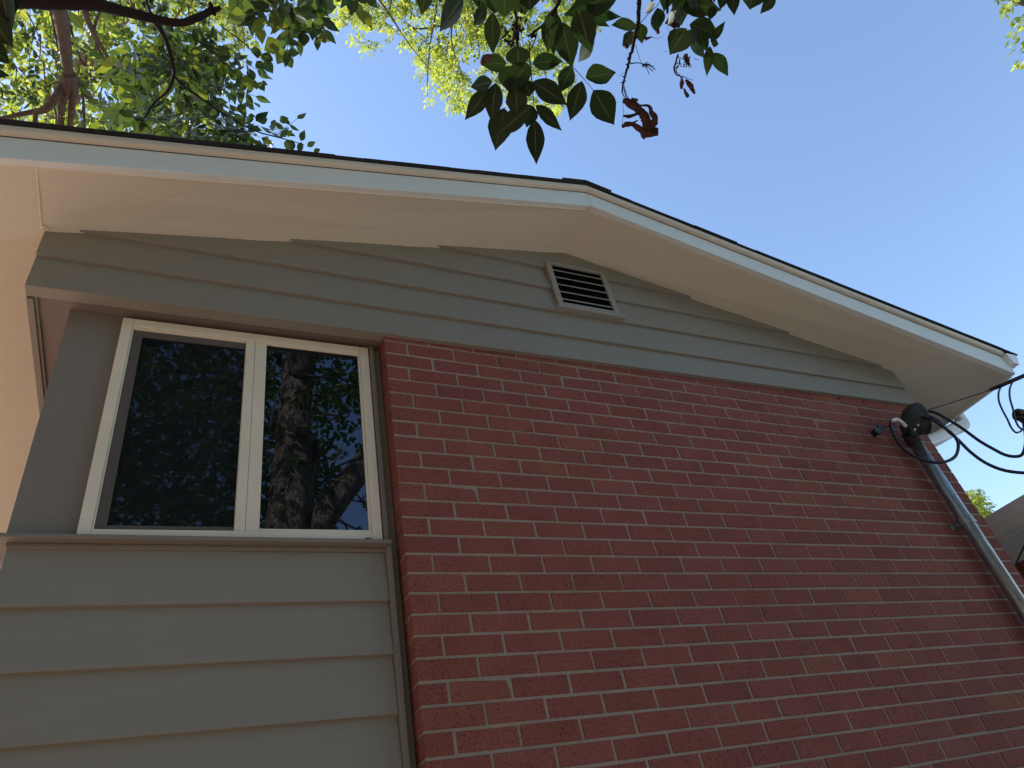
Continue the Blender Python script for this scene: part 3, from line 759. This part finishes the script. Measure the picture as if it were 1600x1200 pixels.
limb(lb, [(.5, -4.4, 7.2), (.1, -3.6, 8.2), (-.5, -2.2, 8.3), pa, at(85, -40, 5.9), at(92, 10, 6.0), at(100, 60, 6.2), at(107, 115, 6.4)], [.15, .12, .085, .065, .055, .048, .042, .033], 12, 8, .03)
limb(lb, [at(107, 112, 6.4), at(98, 132, 6.5), at(85, 155, 6.5), at(70, 171, 6.5), at(50, 175, 6.6), at(25, 180, 6.6), at(-15, 188, 6.7)], [.035, .03, .028, .027, .02, .016, .010], 9)
limb(lb, [at(106, 115, 6.4), at(104, 140, 6.5), at(96, 165, 6.6), at(95, 188, 6.7), at(93, 240, 6.8)], [.037, .03, .028, .024, .02], 9)
limb(lb, [at(109, 115, 6.4), at(116, 140, 6.5), at(112, 165, 6.6), at(110, 192, 6.7), at(108, 240, 6.8)], [.037, .028, .026, .022, .018], 9)
limb(lb, [at(108, 112, 6.4), at(122, 128, 6.5), at(136, 150, 6.6), at(160, 170, 6.7), at(190, 205, 6.9)], [.03, .022, .018, .016, .01], 8)
limb(lb, [at(128, 140, 6.5), at(131, 165, 6.6), at(132, 200, 6.7)], [.012, .011, .01], 6); limb(lb, [at(56, 175, 6.5), at(55, 190, 6.5), at(52, 220, 6.5)], [.018, .016, .012], 7)
limb(lb, [at(128, -20, 5.6), at(135, 25, 5.7), at(150, 58, 5.8), at(172, 95, 5.9), at(190, 130, 6), at(203, 172, 6.2)], [.022, .02, .016, .012, .009, .005], 8)
limb(lb, [at(160, 10, 5.6), at(147, 50, 5.8), at(160, 90, 5.9), at(176, 120, 6)], [.01, .009, .007, .004], 6)
limb(lb, [at(70, -30, 6.4), at(85, 40, 6.5), at(92, 80, 6.6)], [.016, .014, .01], 6); limb(lb, [at(100, 0, 7), at(118, 70, 7), at(135, 110, 7), at(150, 125, 7)], [.012, .01, .008, .004], 6)
for i in range(190):
    x, y = random.uniform(-20, 400), random.uniform(-30, 190)
    if x > 330 and y > 40: continue
    a, L_ = random.gauss(1.5, .5), random.uniform(30, 90); d = random.uniform(6, 8.5)
    limb(lb, [at(x, y, d), at(x+math.cos(a)*L_*.5+random.uniform(-6, 6), y+math.sin(a)*L_*.5, d+.1), at(x+math.cos(a)*L_, y+math.sin(a)*L_, d+.3)], [.006, .004, .002], 4, 3)
lb.build('limb', M['limb'], ash, smooth=True)
# nearer dark branch with its drooping twig
db = MB()
limb(db, [at(-60, -22, 2.7), at(0, -5, 2.75), at(60, 2, 2.8), at(110, 4, 2.8), at(150, 7, 2.8), at(190, 17, 2.85), at(235, 28, 2.9), at(280, 36, 2.9), at(310, 27, 2.95), at(328, 18, 3.0), at(345, 12, 3.0)], [.024, .024, .023, .022, .020, .017, .015, .013, .013, .012, .007], 12, 6, .06)
limb(db, [at(326, 20, 3.0), at(330, 10, 3.0), at(326, 4, 3.0)], [.010, .009, .006], 8); limb(db, [at(330, 18, 3.0), at(338, 24, 3.0)], [.009, .006], 8)
limb(db, [at(236, 28, 2.9), at(250, 45, 2.95), at(262, 70, 3.0), at(270, 100, 3.0), at(271, 120, 3.05), at(262, 142, 3.05), at(240, 162, 3.1), at(225, 185, 3.1)], [.010, .009, .007, .0065, .006, .005, .004, .003], 8)
limb(db, [at(271, 118, 3.05), at(290, 137, 3.1), at(312, 152, 3.15), at(340, 172, 3.2), at(370, 190, 3.25), at(400, 205, 3.3), at(440, 216, 3.3), at(475, 226, 3.4)], [.005, .0045, .004, .0038, .0035, .003, .0025, .0015], 6)
limb(db, [at(225, -10, 3.3), at(233, 15, 3.1), at(238, 30, 2.95)], [.006, .006, .007], 6)
limb(db, [at(345, 40, 4), at(378, 65, 4), at(400, 85, 4), at(412, 95, 4)], [.003, .003, .002, .0015], 5)
limb(db, [at(452, 8, 3.5), at(468, 28, 3.5), at(480, 45, 3.5), at(497, 58, 3.5)], [.003, .002, .002, .001], 5); limb(db, [at(455, 20, 3.5), at(480, 27, 3.5), at(505, 30, 3.5)], [.002, .002, .001], 5)
db.build('near_branch', M['twig'], ash, smooth=True)

cr = MB(); ct = MB()
fill(cr, None, [(-60, -80), (385, -80), (392, 20), (395, 70), (345, 95), (330, 150), (345, 215), (345, 260), (-60, 230)], 6.6, 9.5, 1300, .062, .028, tintf(.5, 1.35), pairs=(2, 4), clump=.7, freq=.03, seed=3)
co = cr.build('crown', M['leaf_far'], ash)
ct = MB(); cm = MB()
T0_ = tintf(.5, 1.2, .12)
def T():
    c = T0_(); return (c[0]*2.4, c[1]*1.9, c[2], 1) if random.random() < .2 else c
P_mid = [(215, 60), (260, 50), (300, 65), (352, 78), (350, 110), (360, 160), (350, 180), (385, 195), (430, 205), (432, 235), (300, 225), (220, 210), (175, 192), (200, 130)]
fill(cm, ct, P_mid, 3.3, 5.0, 215, .064, .024, T, pairs=(2, 3), clump=.4, freq=.03, seed=9, L_=.14)
fill(cm, ct, [(330, -60), (560, -60), (515, 10), (470, 35), (445, 60), (420, 55), (390, 30), (372, 22)], 3.0, 4.2, 62, .070, .032, T, pairs=(2, 3), clump=.3, seed=5, L_=.14)
fill(cm, None, [(-60, -80), (330, -80), (330, 60), (200, 130), (160, 200), (-60, 190)], 6.4, 7.6, 70, .072, .034, T, pairs=(2, 3), clump=.4, seed=29, L_=.14)
# single leaflets along the right hand edge of the crown
E1 = [((383,20),(352,33),26),((392,12),(372,42),24),((388,30),(389,43),14),((400,62),(405,42),0),((437,66),(412,79),22),((440,72),(437,75),0),((436,62),(446,78),13),((448,78),(432,100),22),((450,80),(468,84),12),((446,86),(457,107),14),
((400,72),(402,92),15),((415,98),(420,80),16),((401,95),(412,110),13),((413,95),(427,115),14),((402,110),(421,123),12),((380,116),(362,116),15),((382,117),(392,139),18),((375,122),(375,140),13),((372,140),(381,155),12),((390,107),(397,127),14),
((398,125),(401,141),10),((404,128),(414,143),10),((409,127),(419,133),6),((384,158),(399,172),12),((372,163),(385,180),12),((398,160),(406,168),8),((386,182),(377,187),9),((388,180),(399,182),7),((400,190),(419,173),16),((437,190),(451,184),13),
((418,186),(402,190),12),((423,190),(431,200),14),((440,205),(447,214),13),((450,214),(456,202),8),((470,220),(476,203),10),((471,222),(467,240),11),((480,229),(493,221),9),((490,237),(501,233),7),((452,218),(448,236),12),((456,218),(456,238),10),
((468,55),(478,48),0),((478,33),(468,46),0),((492,55),(503,35),14),((500,52),(509,68),12),((487,12),(468,30),18),((497,12),(527,10),18),((500,30),(532,49),16),((490,30),(508,46),14),((478,50),(490,44),10),((489,46),(488,64),9),((494,46),(508,51),8),((494,58),(518,65),7),((496,58),(496,80),9),((474,50),(475,73),16),((465,35),(478,48),12),((452,12),(457,23),9),((462,10),(467,28),9)]
for (b, t_, w) in E1:
    if w < 2: continue
    d = random.uniform(3.2, 3.7); leaf(cm, at(*b, d), at(*t_, d+random.uniform(-.02, .05)), w*1.05*d/F, ((-R2)+rv()*.35), T(), .15, .05, 5)
# big pale leaves close by on the left
for (b, t_, w, d) in [((232,100),(205,110),14,3.6),((222,108),(240,135),24,3.6),((192,170),(155,186),20,3.7),((188,172),(210,192),18,3.7),((130,45),(105,15),12,3.8),((205,190),(238,205),20,3.6),((240,95),(215,115),12,3.5)]:
    leaf(cm, at(*b, d), at(*t_, d-.02), w*d/F, (-R2)+rv()*.3, T(), .15, .08, 6)
cm2 = cm.build('leaves', M['leaf_mid'], ash)
ct.build('twig', M['twig'], cm2)

# hanging foreground spray: leaflets as (base, tip, width) sighted at about arm's reach above
A6 = lambda x, y: (620+x/4.614, y/4.614)
A7 = lambda x, y: (880+x/4.706, y/4.706)
near = []
for (b, t_, w) in [((992,860),(1008,1192),115),((1000,760),(1192,945),95),((775,778),(708,1088),150),((972,758),(690,1000),120),((690,588),(528,628),92),((665,640),(488,868),105),((715,598),(678,878),115),((790,455),(606,462),125),
    ((978,455),(1202,435),112),((985,585),(1230,760),135),((972,592),(790,705),135),((945,455),(800,650),145),((870,330),(880,500),150),((860,640),(868,850),130),((975,760),(935,920),100),((480,-30),(305,230),150),((215,-90),(180,106),95),
    ((690,90),(690,398),100),((650,50),(548,192),85),((1130,60),(1130,400),120),((1190,160),(1265,495),140),((1262,482),(1178,668),95),((1110,110),(1090,380),110),((700,-140),(700,110),190),((860,-120),(930,110),190),((780,-110),(770,130),180),((960,-100),(960,80),150),
    ((620,-110),(600,70),150),((860,640),(800,640),90),((800,470),(800,660),120),((930,590),(960,700),120),((860,560),(850,660),140)]:
    near.append((A6(*b), A6(*t_), w/4.614))
for (b, t_, w) in [((165,573),(394,522),145),((138,596),(47,900),122),((222,663),(380,922),165),((60,482),(-30,690),100),((540,185),(348,190),100),((528,235),(432,340),75),((560,170),(582,322),82),((692,58),(690,245),105),((675,20),(598,102),50),
    ((905,208),(782,405),140),((918,222),(1040,430),130),((930,180),(1150,262),130),((1085,310),(1192,155),50),((1098,388),(1215,562),95),((1078,340),(1055,562),60),((1090,312),(1145,325),45),((860,20),(1165,78),130),((850,20),(880,192),140),((860,40),(758,185),80),
    ((1185,-60),(1155,70),60),((1240,-80),(1260,115),75),((1400,-90),(1372,72),150),((1560,-30),(1448,102),62),((110,60),(205,388),150),((230,295),(100,455),110),((175,120),(345,200),50),((60,95),(440,115),110),((420,-60),(0,115),150),((300,-90),(60,60),160),((920,220),(960,330),130),((1000,250),(1060,380),70),((940,-60),(1000,60),140),((780,-80),(740,90),80),((1020,-90),(1090,40),110),((1100,40),(1080,150),60)]:
    near.append((A7(*b), A7(*t_), w/4.706))
hb = MB(); D0 = 1.55
TN = tintf(.75, 1.2, .1)
for (b, t_, w) in near:
    d = D0+random.uniform(-.06, .10); n_ = (-R2)+rv()*.30
    leaf(hb, at(*b, d), at(*t_, d+random.uniform(-.03, .04)), w*1.13*d/F, n_, TN(), .16, random.uniform(-.03, .08), 14, .035)
# more of the same spray above the frame
for i in range(120):
    px, py = random.uniform(640, 1180), random.uniform(-330, -40); d = random.uniform(1.4, 1.8); a = random.gauss(1.57, .9); L_ = random.uniform(45, 80)
    leaf(hb, at(px, py, d), at(px+math.cos(a)*L_, min(py+math.sin(a)*L_, 15), d), random.uniform(24, 36)*d/F, (-R2)+rv()*.6, TN(), .16, .05, 7, .03)
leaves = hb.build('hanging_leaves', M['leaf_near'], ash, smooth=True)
tw = MB()
def tpath(pts, rs, d=D0, conv=None, n=7, wob=0):
    limb(tw, [at(*(conv(*p) if conv else p), d) for p in pts], [r_*d/F for r_ in rs], n, 5, wob)
tpath([(555, -120), (556, 0), (552, 90), (550, 180), (528, 270), (510, 350), (492, 420), (478, 480), (455, 560), (440, 620), (432, 680)], [4.4, 3.0, 2.6, 2.6, 2.5, 2.2, 2.1, 1.9, 1.4, 1.2, .9], D0, A7, 8, .35)
for k in range(34):                         # buds and scars
    y = random.uniform(20, 640); x = 555-(max(0, y-180))*.27; sg = random.choice((-1, 1)); tpath([(x, y), (x+sg*random.uniform(12, 20), y-random.uniform(-4, 14))], [1.3, .4], D0-.004, A7, 5)
for k in range(6):                          # papery remains
    tpath([(440+random.uniform(-8, 12), 620+random.uniform(-10, 20)), (445+random.uniform(-18, 30), 680), (450+k*9, 740)], [.45, .35, .45], D0, A7, 4)
tpath([(438, 660), (440, 760), (442, 840), (432, 930)], [.3, .3, .3, .3], D0, A7, 4)
tpath([(492, 468), (545, 462), (590, 470), (630, 478)], [.9, .7, .6, .4], D0, A7, 5)
for e in [(620, 455), (640, 470), (668, 490), (680, 512), (660, 525), (632, 545), (610, 500), (585, 492)]: tpath([(585+random.uniform(-10, 25), 472+random.uniform(-6, 8)), e], [.45, .7], D0, A7, 4)
for k in range(12): tpath([(580+random.uniform(0, 40), 465+random.uniform(0, 30)), (580+random.uniform(0, 45), 465+random.uniform(0, 30))], [.7, .5], D0, A7, 4)
tpath([(535, 330), (552, 400), (575, 465)], [.4, .35, .3], D0, A7, 4); tpath([(560, 180), (620, 110), (700, 30), (720, -40)], [.6, .5, .5, .5], D0, A7, 5)
tpath([(590, 275), (640, 272), (700, 282), (738, 262)], [.8, .4, .25, .2], D0, A7, 4); tpath([(455, 530), (405, 562)], [.3, .2], D0, A7, 4)
tpath([(60, 480), (150, 578), (222, 665)], [.6, .5, .4], D0, A7, 5)
tpath([(770, -100), (765, 0), (768, 100)], [2.4, 2.0, 1.6], D0+.02, A7, 7, .2); tpath([(815, 150), (820, 250)], [1.7, 1.3], D0, A7, 6, .2)
tpath([(765, 200), (795, 275)], [.35, .3], D0, A7, 4); tpath([(740, 376), (772, 378)], [.3, .2], D0, A7, 4)
tpath([(845, 400), (830, 450), (816, 510), (835, 552), (870, 560), (910, 575), (958, 590)], [1.2, 1.2, 1.4, .9, .6, .5, .3], D0, A7, 6, .4)
tpath([(860, 420), (850, 480), (830, 520), (860, 560), (872, 600)], [.8, .7, .6, .7, .8], D0, A7, 5, .3)
for k in range(30):
    x, y = 835+random.uniform(0, 100), 405+random.uniform(0, 75)+random.uniform(0, 20); tpath([(x, y), (x+random.uniform(-22, 22), y+random.uniform(-16, 18))], [1.2, .5], D0+random.uniform(-.01, .01), A7, 4)
tpath([(925, 460), (942, 480), (940, 500)], [.5, .35, .3], D0, A7, 4); tpath([(1000, 442), (960, 430)], [.3, .4], D0, A7, 4)
tpath([(1400, 0)], [1], D0) if False else None
# stalks of the big central leaves
tpath([(960, 300), (955, 400), (968, 520), (978, 640), (988, 760), (992, 860)], [.9, .8, .8, .7, .6, .5], D0-.012, A6, 6)
tpath([(850, 320), (828, 390), (790, 455), (745, 530), (700, 595)], [.7, .6, .6, .5, .4], D0-.012, A6, 5)
tpath([(870, 560), (850, 600), (820, 690), (780, 780)], [.5, .5, .4, .4], D0-.01, A6, 5)
tpath([(1190, -60), (1160, 30), (1090, 140), (1030, 200), (980, 240), (1000, 280), (955, 370)], [3.2, 2.8, 2.4, 1.8, 1.6, .8, .6], D0+.01, A6, 8, .25)
tpath([(830, -40), (850, 60), (865, 150), (880, 260), (860, 330)], [2.2, 2, 1.6, 1.2, .7], D0+.02, A6, 7, .3)
for k in range(46):                         # bunch of buds and last year's keys
    x, y = random.gauss(850, 45), random.uniform(110, 310); tpath([(x, y), (x+random.gauss(0, 16), y+random.uniform(15, 50))], [2.2, .8], D0+random.uniform(-.03, .03), A6, 5)
for k in range(8): tpath([(960+random.uniform(0, 50), 230+random.uniform(-10, 25)), (960+random.uniform(0, 60), 250+random.uniform(0, 30))], [1.6, .8], D0, A6, 5)
# carry the twigs up to the limb overhead
pt = at(*A7(555, -120), D0); limb(tw, [pt, pt+Vector((.05, -.3, .5)), Vector((.35, -3.0, 5.2)), Vector((.45, -4.4, 6.4))], [.007, .012, .03, .06], 8)
pt2 = at(*A6(1190, -60), D0+.01); limb(tw, [pt2, pt2+Vector((.0, -.2, .35)), pt+Vector((.05, -.3, .5))], [.005, .007, .010], 7)
pt3 = at(*A6(830, -40), D0+.02); limb(tw, [pt3, pt3+Vector((.1, -.15, .3)), pt2+Vector((.0, -.2, .35))], [.004, .005, .006], 7)
pt4 = at(*A7(770, -100), D0+.02); limb(tw, [pt4, pt4+Vector((-.03, -.15, .25)), pt+Vector((.05, -.3, .5))], [.004, .005, .006], 7)
tw.build('hanging_twig', M['twig'], ash, smooth=True)
# withered leaves: crumpled strips
dl = MB()
def strip(pts, ws, conv, d=D0):
    P = smooth_path([Vector((*conv(*p), 0)) for p in pts], 5); Wd = lerp_list(ws, len(P)); b0 = len(dl.v); tt = random.uniform(.6, 1.3)
    for i, p in enumerate(P):
        t = (P[min(i+1, len(P)-1)]-P[max(i-1, 0)]).normalized(); nx, ny = -t.y, t.x
        for q in range(5):
            k = (q-2)/2; o_ = k*Wd[i]/2/4.7*(1+.35*mnoise.noise((p.x*.3, p.y*.3, q*3.1)))
            dz = .006*mnoise.noise((p.x*.25, p.y*.25, q*1.7))-.006*(1-k*k)
            dl.v.append(tuple(at(p.x+nx*o_, p.y+ny*o_, d+dz))); dl.uv.append((i/len(P), k)); dl.c.append((tt, tt*random.uniform(.8, 1.1), tt, 1))
    for i in range(len(P)-1):
        for q in range(4): a = b0+i*5+q; dl.f.append((a, a+1, a+6, a+5))
strip([(440, 735), (495, 760), (550, 800), (600, 860), (620, 920), (640, 970), (700, 985)], [30, 75, 60, 70, 80, 60, 30], A7)
strip([(430, 932), (470, 915), (510, 915), (560, 945), (610, 980), (680, 990)], [20, 40, 35, 50, 60, 25], A7, D0-.004)
strip([(440, 850), (480, 855), (525, 845), (570, 820)], [14, 28, 22, 30], A7); strip([(560, 775), (630, 780), (650, 830), (675, 870), (650, 950), (700, 960)], [10, 22, 40, 50, 60, 40], A7, D0+.004)
strip([(500, 730), (550, 735)], [30, 20], A7); strip([(585, 970), (580, 1000), (600, 1022)], [22, 20, 14], A7); strip([(505, 905), (550, 885)], [14, 10], A7)
strip([(870, 565), (872, 610), (868, 655)], [10, 34, 16], A7); strip([(900, 585), (935, 630), (968, 690)], [14, 46, 14], A7); strip([(888, 650), (905, 690), (920, 715)], [12, 28, 26], A7)
strip([(690, 215), (700, 250)], [38, 18], A7); strip([(760, 150), (810, 180), (860, 190)], [50, 50, 20], A7); strip([(440, 320), (480, 350)], [36, 30], A7); strip([(600, 290), (650, 272)], [24, 10], A7)
strip([(900, 395), (910, 440), (925, 480)], [24, 40, 14], A7)
strip([(608, 462), (640, 420), (690, 400)], [24, 60, 20], A6, D0-.06); strip([(1655/1.0, 0), (1660, 10)], [1, 1], A6)
dl.build('withered_leaves', M['dead'], ash, smooth=True)
# dark leaves right at the top left corner
tc = MB()
for (b, t_, w) in [((0,-40),(14,60),34),((-20,20),(20,75),30),((-30,60),(16,100),26),((-25,110),(16,118),14),((20,-30),(5,40),26)]:
    leaf(tc, at(*b, 1.3), at(*t_, 1.3), w*1.3/F, (-R2)+rv()*.3, TN(), .15, .05, 10, .03)
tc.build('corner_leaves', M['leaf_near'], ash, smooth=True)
# the crown behind the eye, which the window mirrors
bc = MB()
back = [(-200, 150), (900, 150), (900, 560), (590, 600), (600, 640), (560, 655), (520, 640), (505, 700), (520, 780), (505, 900), (-200, 900), (-200, 420)]
fill(bc, None, back, 6.8, 11.0, 2600, .075, .034, tintf(.6, 1.3), fn=at_mirror, pairs=(2, 4), clump=.45, freq=.012, seed=17)
fill(bc, None, [(505, 560), (700, 560), (760, 900), (505, 900)], 7.5, 11.0, 110, .085, .042, tintf(.6, 1.3), fn=at_mirror, pairs=(2, 4), clump=.6, seed=19)
bco = bc.build('rear_crown', M['leaf_back'], ash)
bb = MB()
for i in range(75):
    px, py, d = random.uniform(380, 640), random.uniform(540, 860), random.uniform(7, 10); a = random.uniform(0, 6.28); L_ = random.uniform(25, 90)
    limb(bb, [at_mirror(px, py, d), at_mirror(px+math.cos(a)*L_*.5+random.uniform(-8, 8), py+math.sin(a)*L_*.5+random.uniform(-8, 8), d), at_mirror(px+math.cos(a)*L_, py+math.sin(a)*L_, d+.2)], [.014, .009, .004], 5, 3)
bb.build('rear_branch', M['limb'], ash, smooth=True)

# ---- fine leaved tree beyond the roof
lt = tag(empty('locust_tree', (-4.2, 8.5, 0)), 'tall yellow green fine leaved tree hanging over the roof from the top edge', 'tree')
t2 = MB()
limb(t2, [(-4.2, 8.5, -.1), (-4.0, 8.4, 5), at(60, 260, 13.5), at(160, 60, 13), at(330, -90, 12.6), at(520, -110, 12.6), at(680, -90, 12.8), at(860, -70, 13)], [.3, .26, .2, .12, .10, .08, .06, .03], 12)
for k, pts in enumerate([[(545,-60),(600,10),(640,70),(690,130)],[(690,-80),(682,10),(672,70),(668,120),(668,150)],[(745,-80),(715,10),(705,60),(720,110),(738,132)],[(720,-60),(742,30),(750,90)],[(800,-70),(790,0),(770,60),(790,140)],[(860,-70),(870,20),(850,90),(860,150)],[(620,-80),(610,10),(590,50)],[(560,-80),(560,0),(545,30)],[(905,-60),(900,0),(890,40)],[(690,40),(650,45),(630,30)],[(683,60),(700,100),(707,130)]]):
    d = 12.2+k*.12; limb(t2, [at(px, py, d) for px, py in pts], [.022, .016, .010, .005], 5, 4)
for i in range(90):
    x, y = random.uniform(520, 930), random.uniform(-40, 110)
    if not inside((x, y), [(540, -60), (950, -60), (920, 10), (880, 80), (650, 80), (620, 20), (560, 0)]): continue
    a, L_ = random.gauss(1.5, .4), random.uniform(20, 50); d = random.uniform(12, 14)
    limb(t2, [at(x, y, d), at(x+math.cos(a)*L_*.5+random.uniform(-4, 4), y+math.sin(a)*L_*.5, d), at(x+math.cos(a)*L_, y+math.sin(a)*L_, d)], [.009, .006, .003], 4, 3)
t2.build('trunk', M['limb'], lt, smooth=True)
c2 = MB()
PB = [(425, -120), (1000, -120), (955, -10), (945, 20), (905, 55), (880, 95), (900, 150), (895, 165), (860, 168), (800, 160), (765, 140), (735, 165), (722, 172), (690, 165), (668, 150), (655, 115), (648, 70), (615, 62), (590, 72), (560, 68), (545, 45), (525, 30), (470, 12)]
fill(c2, None, PB, 12.0, 14.5, 3500, .072, .033, tintf(.75, 1.45, .12), pairs=(2, 4), clump=.22, freq=.028, seed=23)
c2.build('crown', M['leaf_far'], lt)
# ---- tree whose tips reach in at the top right
t3_ = tag(empty('elm_tree', (11.5, -1.2, 0)), 'pale green leafy twigs of a tree reaching in at the upper right corner', 'tree')
q = MB(); limb(q, [(11.5, -1.2, -.1), (11.2, -1.2, 4), at(1850, 120, 11), at(1720, 30, 10.5), at(1600, 5, 10.2), at(1540, -20, 10.2)], [.25, .22, .12, .07, .03, .008], 10)
limb(q, [at(1720, 30, 10.5), at(1640, 70, 10.3), at(1596, 82, 10.2)], [.03, .015, .005], 6); q.build('trunk', M['limb'], t3_, smooth=True)
q = MB(); fill(q, None, [(1525, -60), (1545, -5), (1562, 12), (1572, 48), (1590, 25), (1588, 60), (1592, 95), (1640, 130), (1800, 140), (1800, -60)], 9.6, 11, 260, .085, .036, tintf(.8, 1.5, .1), pairs=(2, 3), clump=.3, seed=31, L_=.12)
q.build('crown', M['leaf_far'], t3_)
# ---- far tree seen in the gap between the two houses
t4_ = tag(empty('distant_tree', (21, 9, 0)), 'small distant yellow green tree in the gap between brick wall and low roof', 'tree')
q = MB(); limb(q, [(21, 9, -.1), (20.9, 9, 3), at(1530, 830, 25), at(1524, 790, 25), at(1518, 772, 25)], [.2, .16, .10, .05, .02], 8); q.build('trunk', M['limb'], t4_, smooth=True)
q = MB(); fill(q, None, [(1490, 850), (1488, 790), (1503, 770), (1515, 764), (1530, 762), (1532, 778), (1538, 785), (1552, 798), (1560, 830), (1560, 860)], 23.5, 26.5, 900, .10, .05, tintf(.8, 1.4, .12), pairs=(2, 4), clump=.35, freq=.08, seed=41)
q.build('crown', M['leaf_far'], t4_)

# ---- added to block sky light: unseen crown overhead, trees behind the eye
def inframe(p, mg=70):
    v = p-CAMP; z = v.dot(R2)
    if z <= 0: return False
    x = 800+F*v.dot(R0)/z; y = 600+F*v.dot(R1)/z
    return -mg < x < 1600+mg and -mg < y < 1200+mg
def cloud(mb, c, rad, n, ll, tint, fr=.35, seed=0):
    n = int(n*1.4)
    k = 0; t_ = 0
    while k < n and t_ < n*30:
        t_ += 1
        q = Vector((random.uniform(-1, 1), random.uniform(-1, 1), random.uniform(-1, 1)))
        if q.length > 1 or q.length < random.random()*.75: continue
        p = Vector((c[0]+q.x*rad[0], c[1]+q.y*rad[1], c[2]+q.z*rad[2]))
        if mnoise.noise((p.x*fr, p.y*fr, p.z*fr+seed)) < -.18+random.uniform(-.1, .1): continue
        if inframe(p) : continue
        w_ = p-Vector((.4, -4.45, 6.8)); tt_ = w_.dot(sd)
        if tt_ > 0 and (w_-sd*tt_).length < .62: continue  # leaves left out here so that sun reaches the trunk
        v = Vector((p.x, .14-p.y, p.z))-CAMP
        zz = v.dot(R2)
        if zz > 0:
            x, y = 800+F*v.dot(R0)/zz, 600+F*v.dot(R1)/zz
            if 505 < x < 600 and 640 < y < 860: continue
        t = rv(); t.z = -abs(t.z)*.6; t.normalize(); s_ = t.cross(rv()).normalized(); k += 1
        for j in range(5):
            o_ = rv()*ll*1.4; leaf_small(mb, p+o_, (t+rv()*.4).normalized(), s_, t.cross(s_), ll*random.uniform(.7, 1.2), ll*.5, tint())
oc = MB()
cloud(oc, (-.9, -5.6, 8.8), (4.8, 3.6, 2.8), 3300, .16, tintf(.6, 1.3), .5)
oc.build('occluder_crown', M['leaf_back'], ash)  # unseen leaf mass added overhead to cut sky light on the walls
for i, (x, y, h, rr_, lab) in enumerate([(-7.5, -9, 8, 4.2, 'broad tree added behind the viewer to the left to block sky light, mirrored dimly in the window'), (-1.5, -13, 9, 5.0, 'tall tree added straight behind the viewer to block sky light, mirrored dimly in the window'),
        (6.5, -11, 8, 4.8, 'round tree added behind the viewer to the right to block sky light, mirrored dimly in the window'), (-12, -3, 8, 3.0, 'unseen tree added at the left end of the yard to block sky light')]):
    o = tag(empty('occluder_tree', (x, y, 0)), lab, 'tree', 'trees added behind the viewer for shade')
    q = MB(); bark_tube(q, [(x, y, -.1), (x+.1, y, h*.4), (x-.1, y+.1, h*.9)], [.3, .22, .06], 20, 8); q.build('trunk', M['bark'], o, smooth=True)
    q = MB(); cloud(q, (x, y, h*.47), (rr_*1.15, rr_*1.15, h*.5), 3400, .24, tintf(.6, 1.3), .5, i*7); q.build('crown', M['leaf_back'], o)
